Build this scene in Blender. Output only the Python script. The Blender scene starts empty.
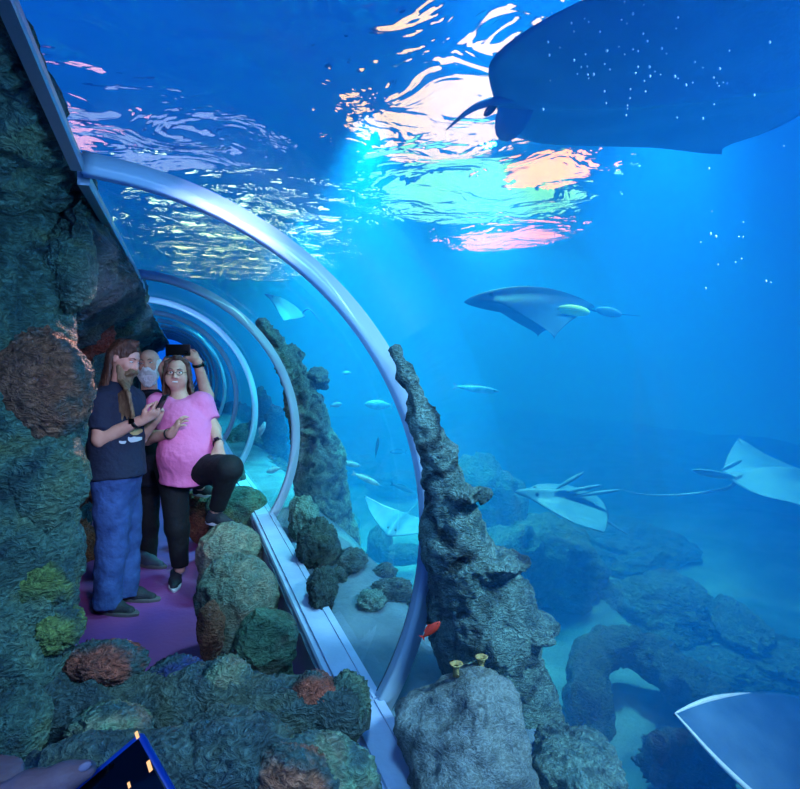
import bpy, bmesh, math, random
import numpy as np
from mathutils import Vector, Matrix, noise
random.seed(7); np.random.seed(7)
sc = bpy.context.scene
COL = sc.collection
PI = math.pi

# ------------------------------------------------------------------ camera
F_PX = 600.0
YAW, PITCH = math.radians(20.18), math.radians(3.957)
CAM = Vector((0, 0, 1.70))
RIGHT = Vector((math.cos(YAW), -math.sin(YAW), 0))
FWD = Vector((math.sin(YAW) * math.cos(PITCH), math.cos(YAW) * math.cos(PITCH), -math.sin(PITCH)))
UP = RIGHT.cross(FWD)
def ray(px, py): return FWD + RIGHT * ((px - 400) / F_PX) + UP * ((394.5 - py) / F_PX)
def U(px, py, d): return CAM + ray(px, py) * d
def UZ(px, py, z):
    r = ray(px, py); return CAM + r * ((z - CAM.z) / r.z)
def UY(px, py, y):
    r = ray(px, py); return CAM + r * (y / r.y)
cam = bpy.data.cameras.new('camera'); cam.sensor_width = 36; cam.sensor_fit = 'HORIZONTAL'
cam.lens = 36 * F_PX / 800; cam.clip_start = 0.02; cam.clip_end = 200
co = bpy.data.objects.new('camera', cam); COL.objects.link(co)
co.matrix_world = Matrix(((RIGHT.x, UP.x, -FWD.x, CAM.x), (RIGHT.y, UP.y, -FWD.y, CAM.y), (RIGHT.z, UP.z, -FWD.z, CAM.z), (0, 0, 0, 1)))
sc.camera = co

# ------------------------------------------------------------------ materials
def nodes_of(name):
    m = bpy.data.materials.new(name); m.use_nodes = True
    nt = m.node_tree; nt.nodes.clear()
    out = nt.nodes.new('ShaderNodeOutputMaterial')
    return m, nt, out
def lin(c): return tuple(((v / 255) / 12.92 if v / 255 <= .04045 else ((v / 255 + .055) / 1.055) ** 2.4) for v in c) + (1,)
def simple(name, c, rough=.6, bump=0, bscale=60, c2=None, cscale=8, metal=0, spec=.4, aniso=(1, 1, 1), sss=0):
    m, nt, out = nodes_of(name); N = nt.nodes; L = nt.links
    b = N.new('ShaderNodeBsdfPrincipled'); L.new(b.outputs[0], out.inputs[0])
    b.inputs['Base Color'].default_value = lin(c); b.inputs['Roughness'].default_value = rough
    b.inputs['Metallic'].default_value = metal; b.inputs['Specular IOR Level'].default_value = spec
    tc = N.new('ShaderNodeTexCoord'); mp = N.new('ShaderNodeMapping'); mp.inputs['Scale'].default_value = aniso
    L.new(tc.outputs['Object'], mp.inputs['Vector'])
    if c2 is not None:
        n = N.new('ShaderNodeTexNoise'); n.inputs['Scale'].default_value = cscale; n.inputs['Detail'].default_value = 4
        L.new(mp.outputs[0], n.inputs['Vector'])
        r = N.new('ShaderNodeValToRGB'); r.color_ramp.elements[0].position = .38; r.color_ramp.elements[1].position = .65
        r.color_ramp.elements[0].color = lin(c); r.color_ramp.elements[1].color = lin(c2)
        L.new(n.outputs['Fac'], r.inputs[0]); L.new(r.outputs[0], b.inputs['Base Color'])
    if bump:
        n = N.new('ShaderNodeTexNoise'); n.inputs['Scale'].default_value = bscale; n.inputs['Detail'].default_value = 3
        L.new(mp.outputs[0], n.inputs['Vector'])
        bp = N.new('ShaderNodeBump'); bp.inputs['Strength'].default_value = bump; bp.inputs['Distance'].default_value = .02
        L.new(n.outputs['Fac'], bp.inputs['Height']); L.new(bp.outputs[0], b.inputs['Normal'])
    return m
def rock(name, c1, c2, c3, scale=1.0, bump=.9, rough=.55):
    """wrinkled cement-like rock: three colours, folds and pits"""
    m, nt, out = nodes_of(name); N = nt.nodes; L = nt.links
    b = N.new('ShaderNodeBsdfPrincipled'); L.new(b.outputs[0], out.inputs[0])
    b.inputs['Roughness'].default_value = rough; b.inputs['Specular IOR Level'].default_value = .5
    tc = N.new('ShaderNodeTexCoord')
    n1 = N.new('ShaderNodeTexNoise'); n1.inputs['Scale'].default_value = 5 * scale; n1.inputs['Detail'].default_value = 6
    n1.inputs['Distortion'].default_value = 1.2
    L.new(tc.outputs['Object'], n1.inputs['Vector'])
    r = N.new('ShaderNodeValToRGB'); e = r.color_ramp.elements
    e[0].position = .32; e[1].position = .68; e.new(.5)
    for k, c in enumerate((c1, c2, c3)): e[k].color = lin(c)
    L.new(n1.outputs['Fac'], r.inputs[0])
    # the paint of a lobe fades into the teal of the rock around it
    at = N.new('ShaderNodeAttribute'); at.attribute_name = 'rim'
    fd = N.new('ShaderNodeMix'); fd.data_type = 'RGBA'; fd.inputs[7].default_value = lin((66, 98, 100))
    L.new(at.outputs['Fac'], fd.inputs[0]); L.new(r.outputs[0], fd.inputs[6])
    # fold pattern
    mp = N.new('ShaderNodeMapping'); mp.inputs['Scale'].default_value = (1, 1, 1.7); mp.inputs['Rotation'].default_value = (.5, .3, 0)
    L.new(tc.outputs['Object'], mp.inputs['Vector'])
    n2 = N.new('ShaderNodeTexNoise'); n2.inputs['Scale'].default_value = 26 * scale; n2.inputs['Detail'].default_value = 5
    n2.inputs['Distortion'].default_value = 2.2; n2.inputs['Roughness'].default_value = .6
    L.new(mp.outputs[0], n2.inputs['Vector'])
    v = N.new('ShaderNodeTexVoronoi'); v.inputs['Scale'].default_value = 38 * scale
    L.new(mp.outputs[0], v.inputs['Vector'])
    ad = N.new('ShaderNodeMath'); ad.operation = 'MULTIPLY_ADD'; ad.inputs[1].default_value = .35
    L.new(v.outputs['Distance'], ad.inputs[0]); L.new(n2.outputs['Fac'], ad.inputs[2])
    bp = N.new('ShaderNodeBump'); bp.inputs['Strength'].default_value = bump; bp.inputs['Distance'].default_value = .06 / scale
    L.new(ad.outputs[0], bp.inputs['Height']); L.new(bp.outputs[0], b.inputs['Normal'])
    # crevice shade painted in: folds multiplied darker, ridges left light
    mx = N.new('ShaderNodeMix'); mx.data_type = 'RGBA'; mx.blend_type = 'MULTIPLY'; mx.inputs[0].default_value = .75
    r2 = N.new('ShaderNodeValToRGB'); r2.color_ramp.elements[0].position = .4; r2.color_ramp.elements[1].position = .62
    r2.color_ramp.elements[0].color = (.26, .26, .26, 1); r2.color_ramp.elements[1].color = (1, 1, 1, 1)
    L.new(n2.outputs['Fac'], r2.inputs[0]); L.new(fd.outputs[2], mx.inputs[6]); L.new(r2.outputs[0], mx.inputs[7])
    L.new(mx.outputs[2], b.inputs['Base Color'])
    return m
def emit(name, c, s):
    m, nt, out = nodes_of(name); e = nt.nodes.new('ShaderNodeEmission')
    e.inputs[0].default_value = lin(c); e.inputs[1].default_value = s; nt.links.new(e.outputs[0], out.inputs[0]); return m

M = {}
M['teal_rock'] = rock('teal_rock', (40, 66, 76), (92, 128, 116), (124, 140, 104))
M['dark_rock'] = rock('dark_rock', (38, 54, 68), (74, 98, 100), (92, 104, 88))
M['blue_rock'] = rock('blue_rock', (50, 56, 118), (66, 76, 150), (44, 50, 96))
M['brown_rock'] = rock('brown_rock', (160, 88, 68), (184, 110, 84), (120, 72, 62))
M['rust_rock'] = rock('rust_rock', (172, 78, 62), (192, 96, 76), (126, 60, 54))
M['green_rock'] = rock('green_rock', (106, 128, 72), (132, 150, 82), (72, 108, 86))
M['moss_rock'] = rock('moss_rock', (96, 130, 106), (122, 154, 122), (146, 116, 98), bump=.75)
M['tan_rock'] = rock('tan_rock', (166, 152, 128), (124, 138, 124), (188, 164, 138), bump=.7)
M['reef'] = rock('reef', (84, 130, 134), (156, 196, 186), (58, 86, 98), scale=1.5, bump=1)
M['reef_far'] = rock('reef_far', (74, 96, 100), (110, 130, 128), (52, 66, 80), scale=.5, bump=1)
M['reef_pale'] = rock('reef_pale', (112, 126, 130), (142, 152, 150), (86, 98, 104), scale=2.0, bump=.45)
M['tube_coral'] = rock('tube_coral', (66, 84, 90), (104, 116, 114), (48, 60, 68), scale=.9, bump=1)
M['sponge'] = simple('yellow_sponge', (190, 166, 106), .8, .5, 90, (160, 120, 80), 20)
M['skin_a'] = simple('skin_rosy', (214, 160, 140), .5, .15, 160, (200, 140, 122), 14)
M['skin_b'] = simple('skin_ruddy', (222, 166, 146), .5, .15, 160, (206, 140, 122), 14)
M['navy_cotton'] = simple('navy_cotton', (26, 34, 58), .85, .4, 35)
M['black_cotton'] = simple('black_cotton', (16, 20, 36), .85, .4, 30)
M['black_trouser'] = simple('black_trouser', (13, 14, 20), .8, .3, 30)
M['denim'] = simple('denim', (36, 60, 112), .85, .5, 28, (52, 80, 136), 9)
M['pink'] = simple('pink_jersey', (236, 118, 172), .85, .35, 30)
M['hair_brown'] = simple('hair_brown', (66, 44, 38), .5, .6, 90, (96, 62, 48), 30, aniso=(1, 1, .15))
M['hair_auburn'] = simple('hair_auburn', (98, 66, 58), .5, .6, 90, (74, 48, 42), 30, aniso=(1, 1, .15))
M['beard_blond'] = simple('beard_blond', (142, 116, 88), .6, .6, 90, (104, 78, 60), 30, aniso=(1, 1, .15))
M['beard_white'] = simple('beard_white', (226, 224, 224), .7, .6, 120)
M['shoe_dark'] = simple('shoe_dark', (34, 38, 48), .7, .3, 80)
M['shoe_grey'] = simple('shoe_grey', (62, 72, 88), .7, .3, 80)
M['sole_white'] = simple('sole_white', (206, 208, 214), .6)
M['sole_grey'] = simple('sole_grey', (92, 90, 92), .7)
M['black_plastic'] = simple('black_plastic', (10, 11, 14), .35)
M['phone_glass'] = simple('phone_glass', (5, 6, 10), .08, spec=.5)
M['blue_case'] = simple('blue_case', (36, 92, 190), .35)
M['eye_white'] = simple('eye_white', (224, 222, 220), .3)
M['iris'] = simple('iris_dark', (36, 34, 36), .2)
M['lip'] = simple('lip', (172, 96, 92), .5)
M['mouth'] = simple('mouth_dark', (96, 44, 44), .6)
M['print'] = simple('shirt_print', (176, 140, 96), .8)
M['print_white'] = simple('shirt_print_white', (186, 190, 196), .8)
M['metal'] = simple('brushed_metal', (150, 168, 184), .35, .1, 60, metal=.85)
M['curb'] = simple('curb_paint', (184, 196, 226), .45, .1, 40, (168, 182, 214), 6)
m, nt, out = nodes_of('ring_silicone'); d_ = nt.nodes.new('ShaderNodeBsdfDiffuse'); t_ = nt.nodes.new('ShaderNodeBsdfTranslucent'); g_ = nt.nodes.new('ShaderNodeBsdfGlossy'); x_ = nt.nodes.new('ShaderNodeMixShader'); y_ = nt.nodes.new('ShaderNodeMixShader')
d_.inputs[0].default_value = lin((206, 226, 244)); t_.inputs[0].default_value = lin((206, 230, 250)); g_.inputs['Roughness'].default_value = .2; x_.inputs[0].default_value = .5; y_.inputs[0].default_value = .03
nt.links.new(d_.outputs[0], x_.inputs[1]); nt.links.new(t_.outputs[0], x_.inputs[2]); nt.links.new(x_.outputs[0], y_.inputs[1]); nt.links.new(g_.outputs[0], y_.inputs[2]); nt.links.new(y_.outputs[0], out.inputs[0]); M['ring_light'] = m
M['ring_dark'] = simple('ring_gasket', (24, 48, 92), .4)
M['red_fish'] = simple('red_scales', (214, 58, 44), .45, .2, 120)
M['silver_fish'] = simple('silver_scales', (176, 196, 206), .35, .2, 120, (120, 146, 164), 12)
M['dark_fish'] = simple('dark_scales', (40, 62, 88), .6, .2, 120, spec=.15)
M['ray_grey'] = simple('ray_skin_grey', (66, 104, 140), .5, .2, 40, (84, 122, 156), 7)
M['ray_belly'] = simple('ray_skin_belly', (92, 148, 196), .5, .15, 40, (110, 164, 208), 3)
M['ray_pale'] = simple('ray_skin_pale', (112, 142, 162), .45, .2, 40, (92, 124, 150), 6)
M['ray_edge'] = simple('ray_edge_white', (240, 244, 246), .4)
M['ray_spot'] = simple('ray_fin_yellow', (255, 226, 110), .5)

# ------------------------------------------------------------------ objects
def tag(o, label=None, cat=None, group=None, kind=None):
    if label: o['label'] = label
    if cat: o['category'] = cat
    if group: o['group'] = group
    if kind: o['kind'] = kind
    return o
LOC = {}
def thing(name, label, cat, loc=(0, 0, 0), group=None, kind=None):
    o = bpy.data.objects.new(name, None); COL.objects.link(o); o.location = loc; o.empty_display_size = .1
    LOC[o.name] = Vector(loc)
    return tag(o, label, cat, group, kind)
def wloc(o):
    v = Vector((0, 0, 0))
    while o is not None:
        v += Vector(o.location); o = o.parent
    return v
def mesh_obj(name, verts, faces, mat, parent=None, smooth=True, loc=None, label=None):
    """verts in world space; stored relative to the parent (or to loc)"""
    if isinstance(verts, np.ndarray): V = verts
    else: V = np.array([tuple(v) for v in verts], dtype=float)
    base = wloc(parent) if parent is not None else Vector(loc if loc is not None else (0, 0, 0))
    own = Vector((0, 0, 0))
    if parent is not None and loc is not None: own = Vector(loc) - base
    V = V - np.array(base + own)
    me = bpy.data.meshes.new(name); me.from_pydata(V.tolist(), [], faces if isinstance(faces, list) else faces.tolist())
    me.update()
    for p in me.polygons: p.use_smooth = smooth
    if mat is not None:
        for mm in (mat if isinstance(mat, (list, tuple)) else [mat]): me.materials.append(mm)
    o = bpy.data.objects.new(name, me); COL.objects.link(o)
    if parent is not None: o.parent = parent; o.location = own
    else: o.location = base
    if label: o['label'] = label
    return o

class MB:
    """collects shapes in world space"""
    def __init__(s): s.v = []; s.f = []
    def add(s, vs, fs):
        b = len(s.v); s.v += [tuple(v) for v in vs]; s.f += [[b + i for i in f] for f in fs]; return s
    def box(s, c, ax, h, bev=0):
        ax = [Vector(a).normalized() for a in ax]; c = Vector(c)
        bm = bmesh.new(); bmesh.ops.create_cube(bm, size=2)
        for v in bm.verts: v.co = Vector((v.co.x * h[0], v.co.y * h[1], v.co.z * h[2]))
        if bev: bmesh.ops.bevel(bm, geom=bm.edges[:], offset=bev, segments=3, profile=.5, affect='EDGES')
        bm.verts.index_update()
        s.add([c + ax[0] * v.co.x + ax[1] * v.co.y + ax[2] * v.co.z for v in bm.verts], [[v.index for v in f.verts] for f in bm.faces]); bm.free(); return s
    def tube(s, pts, rad, n=10, flat=None):
        pts = [Vector(p) for p in pts]
        rs = rad if isinstance(rad, (list, tuple)) else [rad] * len(pts)
        vs = []; fs = []; prev = None
        for i, p in enumerate(pts):
            t = (pts[min(i + 1, len(pts) - 1)] - pts[max(i - 1, 0)]).normalized()
            if prev is None:
                a = t.cross(Vector((0, 0, 1)))
                if a.length < .1: a = t.cross(Vector((1, 0, 0)))
            else: a = prev - t * prev.dot(t)
            a.normalize(); prev = a; b = t.cross(a)
            for k in range(n):
                w = 2 * PI * k / n
                vs.append(p + a * (math.cos(w) * rs[i]) + b * (math.sin(w) * rs[i]))
        for i in range(len(pts) - 1):
            for k in range(n):
                fs.append([i * n + k, i * n + (k + 1) % n, (i + 1) * n + (k + 1) % n, (i + 1) * n + k])
        fs.append(list(range(n))[::-1]); fs.append([(len(pts) - 1) * n + k for k in range(n)])
        return s.add(vs, fs)
    def ball(s, c, r, ax=None, u=16, v=10):
        c = Vector(c); r = r if isinstance(r, (tuple, list)) else (r, r, r)
        ax = ax or (Vector((1, 0, 0)), Vector((0, 1, 0)), Vector((0, 0, 1)))
        vs = [c + ax[2] * r[2]]
        for j in range(1, v):
            for i in range(u):
                t = PI * j / v; p = 2 * PI * i / u
                vs.append(c + ax[0] * (r[0] * math.sin(t) * math.cos(p)) + ax[1] * (r[1] * math.sin(t) * math.sin(p)) + ax[2] * (r[2] * math.cos(t)))
        vs.append(c - ax[2] * r[2]); fs = []
        for i in range(u): fs.append([0, 1 + i, 1 + (i + 1) % u])
        for j in range(v - 2):
            for i in range(u):
                a = 1 + j * u + i; b = 1 + j * u + (i + 1) % u; fs.append([a, a + u, b + u, b])
        l = 1 + (v - 2) * u
        for i in range(u): fs.append([l + i, len(vs) - 1, l + (i + 1) % u])
        return s.add(vs, fs)
    def build(s, name, mat, parent=None, smooth=True, loc=None, label=None): return mesh_obj(name, s.v, s.f, mat, parent, smooth, loc, label)

# ------------------------------------------------------------------ signed-distance shapes -> one continuous surface
def V3(p): return np.array(tuple(p), dtype=np.float32)
def rc(a, b, ra, rb, k=.02, flat=False, flata=False):
    a, b = V3(a), V3(b); R = max(ra, rb)
    def f(P):
        ba = b - a; L2 = float(ba @ ba) + 1e-9
        pa = P - a; t = np.clip((pa @ ba) / L2, 0, 1)
        d = np.sqrt(((pa - t[..., None] * ba) ** 2).sum(-1)) - (ra + (rb - ra) * t)
        n = ba / math.sqrt(L2)
        if flat: d = np.maximum(d, (P - b) @ n)
        if flata: d = np.maximum(d, (a - P) @ n)
        return d
    return (f, np.minimum(a, b) - R, np.maximum(a, b) + R, k, 1)
def el(c, r, ax=None, k=.02, op=1, cut=None):
    c = V3(c); r = np.array(r, dtype=np.float32)
    A = np.array([tuple(Vector(a).normalized()) for a in ax], dtype=np.float32) if ax is not None else np.eye(3, dtype=np.float32)
    ext = np.sqrt(((A * r[:, None]) ** 2).sum(0))
    def f(P):
        q = (P - c) @ A.T
        k0 = np.sqrt(((q / r) ** 2).sum(-1)); k1 = np.sqrt(((q / (r * r)) ** 2).sum(-1)) + 1e-9
        d = k0 * (k0 - 1) / k1
        if cut is not None:
            for (pt, n) in cut: d = np.maximum(d, (P - V3(pt)) @ V3(Vector(n).normalized()))
        return d
    return (f, c - ext, c + ext, k, op)
def chain(pts, rs, k=.02): return [rc(pts[i], pts[i + 1], rs[i], rs[i + 1], k) for i in range(len(pts) - 1)]
def sdf(prims, vox, cuts=(), smooth=1):
    m = 4 * vox + .02
    lo = np.min([p[1] for p in prims], 0) - m; hi = np.max([p[2] for p in prims], 0) + m
    n = np.ceil((hi - lo) / vox).astype(int) + 1
    D = np.full(n, 1.0, dtype=np.float32)
    xs = [lo[i] + vox * np.arange(n[i], dtype=np.float32) for i in range(3)]
    for f, a, b, k, op in prims:
        mg = k * 1.2 + 3 * vox
        i0 = np.maximum(((a - mg - lo) / vox).astype(int), 0); i1 = np.minimum(np.ceil((b + mg - lo) / vox).astype(int) + 1, n)
        sl = tuple(slice(i0[j], i1[j]) for j in range(3))
        P = np.stack(np.meshgrid(xs[0][sl[0]], xs[1][sl[1]], xs[2][sl[2]], indexing='ij'), -1)
        d = f(P).astype(np.float32); o = D[sl]
        if op == 1:
            h = np.clip(k - np.abs(o - d), 0, None) / k
            D[sl] = np.minimum(o, d) - h * h * k * .25
        else:
            d = -d; h = np.clip(k - np.abs(o - d), 0, None) / k
            D[sl] = np.maximum(o, d) + h * h * k * .25
    for pt, nn in cuts:
        nn = V3(Vector(nn).normalized()); pt = V3(pt)
        D = np.maximum(D, ((xs[0] - pt[0]) * nn[0])[:, None, None] + ((xs[1] - pt[1]) * nn[1])[None, :, None] + ((xs[2] - pt[2]) * nn[2])[None, None, :])
    return surface_nets(D, lo, vox, smooth)
def surface_nets(D, lo, vox, smooth):
    S = D < 0
    c = [S[i:S.shape[0] - 1 + i, j:S.shape[1] - 1 + j, k:S.shape[2] - 1 + k] for i in (0, 1) for j in (0, 1) for k in (0, 1)]
    cnt = sum(x.astype(np.int8) for x in c); mix = (cnt > 0) & (cnt < 8)
    idx = np.argwhere(mix); ids = np.full(mix.shape, -1, dtype=np.int32); ids[mix] = np.arange(len(idx))
    acc = np.zeros((len(idx), 3)); w = np.zeros(len(idx))
    offs = [(i, j, k) for i in (0, 1) for j in (0, 1) for k in (0, 1)]
    val = {o: D[idx[:, 0] + o[0], idx[:, 1] + o[1], idx[:, 2] + o[2]] for o in offs}
    for a in offs:
        for ax in range(3):
            if a[ax]: continue
            b = list(a); b[ax] = 1; b = tuple(b)
            va, vb = val[a], val[b]; cr = (va < 0) != (vb < 0)
            t = np.where(cr, va / np.where(va - vb == 0, 1, va - vb), 0)
            p = np.array(a, dtype=float)[None, :].repeat(len(idx), 0); p[:, ax] += t
            acc += p * cr[:, None]; w += cr
    V = lo + vox * (idx + acc / w[:, None])
    F = []
    for ax in range(3):
        sl0 = [slice(None)] * 3; sl1 = [slice(None)] * 3; sl0[ax] = slice(0, -1); sl1[ax] = slice(1, None)
        s0, s1 = S[tuple(sl0)], S[tuple(sl1)]
        e = np.argwhere(s0 != s1); u, v = [(1, 2), (2, 0), (0, 1)][ax]
        ok = (e[:, u] > 0) & (e[:, v] > 0) & (e[:, u] < S.shape[u] - 1) & (e[:, v] < S.shape[v] - 1); e = e[ok]
        q = []
        for du, dv in ((1, 1), (0, 1), (0, 0), (1, 0)):
            p = e.copy(); p[:, u] -= du; p[:, v] -= dv; q.append(ids[p[:, 0], p[:, 1], p[:, 2]])
        q = np.stack(q, 1); ins = s0[e[:, 0], e[:, 1], e[:, 2]]
        q[~ins] = q[~ins][:, ::-1]; F.append(q)
    F = np.concatenate(F)
    for _ in range(smooth):
        A = np.zeros_like(V); n = np.zeros(len(V))
        for i in range(4):
            a, b = F[:, i], F[:, (i + 1) % 4]
            np.add.at(A, a, V[b]); np.add.at(n, a, 1)
            np.add.at(A, b, V[a]); np.add.at(n, b, 1)
        V = V * .5 + .5 * A / np.maximum(n, 1)[:, None]
    return V, F
def vnormals(V, F):
    n = np.cross(V[F[:, 2]] - V[F[:, 0]], V[F[:, 3]] - V[F[:, 1]]); N = np.zeros_like(V)
    for i in range(4): np.add.at(N, F[:, i], n)
    return N / (np.linalg.norm(N, axis=1)[:, None] + 1e-9)
def rough_up(V, F, amp, scale, seed=0, octv=5, ridge=False):
    N = vnormals(V, F); out = V.copy()
    for i in range(len(V)):
        p = Vector(V[i]) * scale + Vector((seed * 7.3, seed * 3.1, seed * 1.7))
        h = noise.fractal(p, .9, 2.1, octv)
        if ridge: h = -abs(h) * 1.6 + .4
        out[i] = V[i] + N[i] * (amp * h)
    return out

def blob(name, c, r, mat, parent=None, ax=None, seed=0, amp=.12, scale=3.0, sub=5, label=None, loc=None, fine=.02, fade=False):
    """a rock lump: displaced ball with swellings and cracks"""
    bm = bmesh.new(); bmesh.ops.create_icosphere(bm, subdivisions=sub, radius=1)
    ax = [Vector(a) for a in (ax or (RIGHT, FWD, UP))]; c = Vector(c); m = min(r)
    vs = []
    for v in bm.verts:
        n = v.co.normalized(); o = Vector((seed * 5.1, seed * 2.3, seed * 9.7))
        h = noise.fractal(n * scale * .45 + o, .8, 2.0, 3) * amp * 1.3 + (-abs(noise.fractal(n * scale * 1.4 + o * 2, .8, 2.2, 4)) + .25) * amp * .9
        p = n * (1 + h) + n * (fine / m) * noise.fractal(n * scale * 7 + o, .7, 2.1, 3)
        vs.append(c + ax[0] * (p.x * r[0]) + ax[1] * (p.y * r[1]) + ax[2] * (p.z * r[2]))
    fs = [[v.index for v in f.verts] for f in bm.faces]; bm.free()
    ob = mesh_obj(name, vs, fs, mat, parent, loc=loc, label=label)
    if fade:
        at = ob.data.attributes.new('rim', 'FLOAT', 'POINT'); val = []
        for v in vs:
            q = v - c; e = math.sqrt((q.dot(ax[0]) / r[0]) ** 2 + (q.dot(ax[2]) / r[2]) ** 2) + .25 * noise.fractal(v * 12, .8, 2, 3)
            t_ = min(max((e - .80) / .30, 0), 1); val.append(t_ * t_ * (3 - 2 * t_))
        at.data.foreach_set('value', val)
    return ob
def pblob(name, px, py, d, rx, ry, rd, mat, parent=None, **kw):
    s = d / F_PX; return blob(name, U(px, py, d), (rx * s, rd, ry * s), mat, parent, **kw)

def structure(o, label, cat): return tag(o, label, cat, None, 'structure')


# ------------------------------------------------------------------ the tunnel
R_IN, R_OUT, R_WATER = 1.18, 1.215, 1.235
A0, A1 = math.radians(-34), math.radians(85.5)
RINGS = [2.0, 4.70, 6.9, 9.1, 11.3, 13.5, 15.7, 17.9, 20.1, 22.3, 24.5]
Y0, Y1 = -2.5, 26.0
def cxz(y):
    t = min(max((y - 4.8) / 2.4, 0), 1); t = t * t * (3 - 2 * t)
    return -.343 - .06 * t - .006 * max(0, y - 7), 1.06 + .015 * min(max((y - 2) / 3, 0), 1)
def flare(y): return .18 * min(max(0, 2 - y), 1.7)     # the entry pane widens towards the viewer
def a_top(y): return A1 - math.radians(2.2) * min(max(0, 2 - y) / .5, 1)
def arc_pt(y, ang, r):
    x, z = cxz(y); d = flare(y); x -= d * math.cos(A0); z -= d * math.sin(A0); r += d; return Vector((x + r * math.cos(ang), y, z + r * math.sin(ang)))
def sweep(ys, prof, closed=True):
    """prof(y) -> list of points of a closed section; returns verts, faces with capped ends"""
    vs = []; fs = []; n = None
    for y in ys:
        p = prof(y); n = len(p); vs += p
    for i in range(len(ys) - 1):
        for k in range(n if closed else n - 1):
            fs.append([i * n + k, i * n + (k + 1) % n, (i + 1) * n + (k + 1) % n, (i + 1) * n + k])
    if closed:
        fs.append(list(range(n))[::-1]); fs.append([(len(ys) - 1) * n + k for k in range(n)])
    return vs, fs
def frange(a, b, n): return [a + (b - a) * i / n for i in range(n + 1)]
def sector(y, r0, r1, a0, a1, n=40):
    return [arc_pt(y, a, r0) for a in frange(a0, a1, n)] + [arc_pt(y, a, r1) for a in frange(a1, a0, n)]
def fix_normals(o):
    bm = bmesh.new(); bm.from_mesh(o.data); bmesh.ops.recalc_face_normals(bm, faces=bm.faces[:]); bm.to_mesh(o.data); bm.free()
def flat_normals(o):
    for p in o.data.polygons: p.use_smooth = False

# clear acrylic
m, nt, out = nodes_of('clear_acrylic'); N = nt.nodes; L = nt.links
tr = N.new('ShaderNodeBsdfTransparent'); tr.inputs[0].default_value = (.95, .985, 1, 1)
gl = N.new('ShaderNodeBsdfGlossy'); gl.inputs['Roughness'].default_value = .06; gl.inputs[0].default_value = (1, 1, 1, 1)
lw = N.new('ShaderNodeLayerWeight'); lw.inputs[0].default_value = .25
mu = N.new('ShaderNodeMath'); mu.operation = 'MULTIPLY'; mu.inputs[1].default_value = .10
L.new(lw.outputs['Fresnel'], mu.inputs[0])
mx = N.new('ShaderNodeMixShader'); L.new(mu.outputs[0], mx.inputs[0]); L.new(tr.outputs[0], mx.inputs[1]); L.new(gl.outputs[0], mx.inputs[2])
L.new(mx.outputs[0], out.inputs[0]); M['acrylic'] = m

seams = [Y0] + RINGS + [Y1]
ORD = ['', 'first', 'second', 'third', 'fourth', 'fifth', 'sixth', 'seventh', 'eighth', 'ninth', 'tenth', 'eleventh', 'twelfth']
for i in range(len(seams) - 1):
    a, b = seams[i] + .02, seams[i + 1] - .02
    vs, fs = sweep(frange(a, b, 6), lambda y: sector(y, R_IN, R_OUT, A0, a_top(y), 48))
    o = mesh_obj('window_%d' % (i + 1), vs, fs, M['acrylic'], loc=(cxz(a)[0], (a + b) / 2, .45)); fix_normals(o)
    lab = ('clear curved acrylic pane overhead in front of the widest ring' if i == 0 else
           'clear curved acrylic pane between the %s and %s tunnel rings' % (ORD[i], ORD[i + 1]) if i < len(seams) - 2 else 'clear curved acrylic pane beyond the farthest ring')
    structure(o, lab, 'window')
for i, y in enumerate(RINGS):
    vs, fs = sweep([y - .026, y - .018, y - .007, y + .007, y + .018, y + .026], lambda yy: sector(max(yy, 2.0) if i == 0 else yy, R_IN - (.020 if abs(abs(yy - y) - .018) < .001 else .012), R_OUT + .008, A0, A1, 72))
    vs = [Vector((v.x, [y - .026, y - .018, y - .007, y + .007, y + .018, y + .026][q // (len(vs) // 6)], v.z)) for q, v in enumerate(vs)]
    o = mesh_obj('trim_%d' % (i + 1), vs, fs, M['ring_light'], loc=(cxz(y)[0], y, .45)); fix_normals(o)
    structure(o, 'pale blue seam ring of the acrylic tunnel, %s' % ('nearest and widest of all' if i == 0 else 'the %s counted from the near end' % ORD[i + 1]), 'tunnel ring')
    vs, fs = sweep([y + .027, y + .046], lambda yy: sector(yy, R_IN - .008, R_OUT + .012, A0, A1, 72))
    g = mesh_obj('gasket', vs, fs, M['ring_dark'], parent=o); fix_normals(g)
    g['label'] = 'dark blue gasket behind the ring'
# curb under the acrylic, one length per pane
cuts = [-1.0] + RINGS[:8] + [20]
for i in range(len(cuts) - 1):
    a, b = cuts[i] + .006, cuts[i + 1] - .006
    def prof(y):
        e = arc_pt(y, A0, R_IN); x = e.x
        return [Vector((x - .125, y, .02)), Vector((x - .125, y, .415)), Vector((x - .118, y, .425)), Vector((x - .098, y, .425)), Vector((x - .096, y, .438)), Vector((x - .004, y, .444)), Vector((x - .002, y, .45)), Vector((x + .03, y, .45)), Vector((x + .03, y, .02))]
    vs, fs = sweep(frange(a, b, 5), prof)
    o = mesh_obj('baseboard_right' + ('' if i == 0 else '_%d' % i), vs, fs, M['curb'], smooth=False, loc=(.55, (a + b) / 2, .02)); fix_normals(o)
    structure(o, ('pale curb length under the acrylic nearest the camera' if i == 0 else 'pale painted curb between the %s and %s tunnel rings' % (ORD[i], ORD[i + 1] if i + 1 < len(ORD) else 'last')), 'curb')
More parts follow.
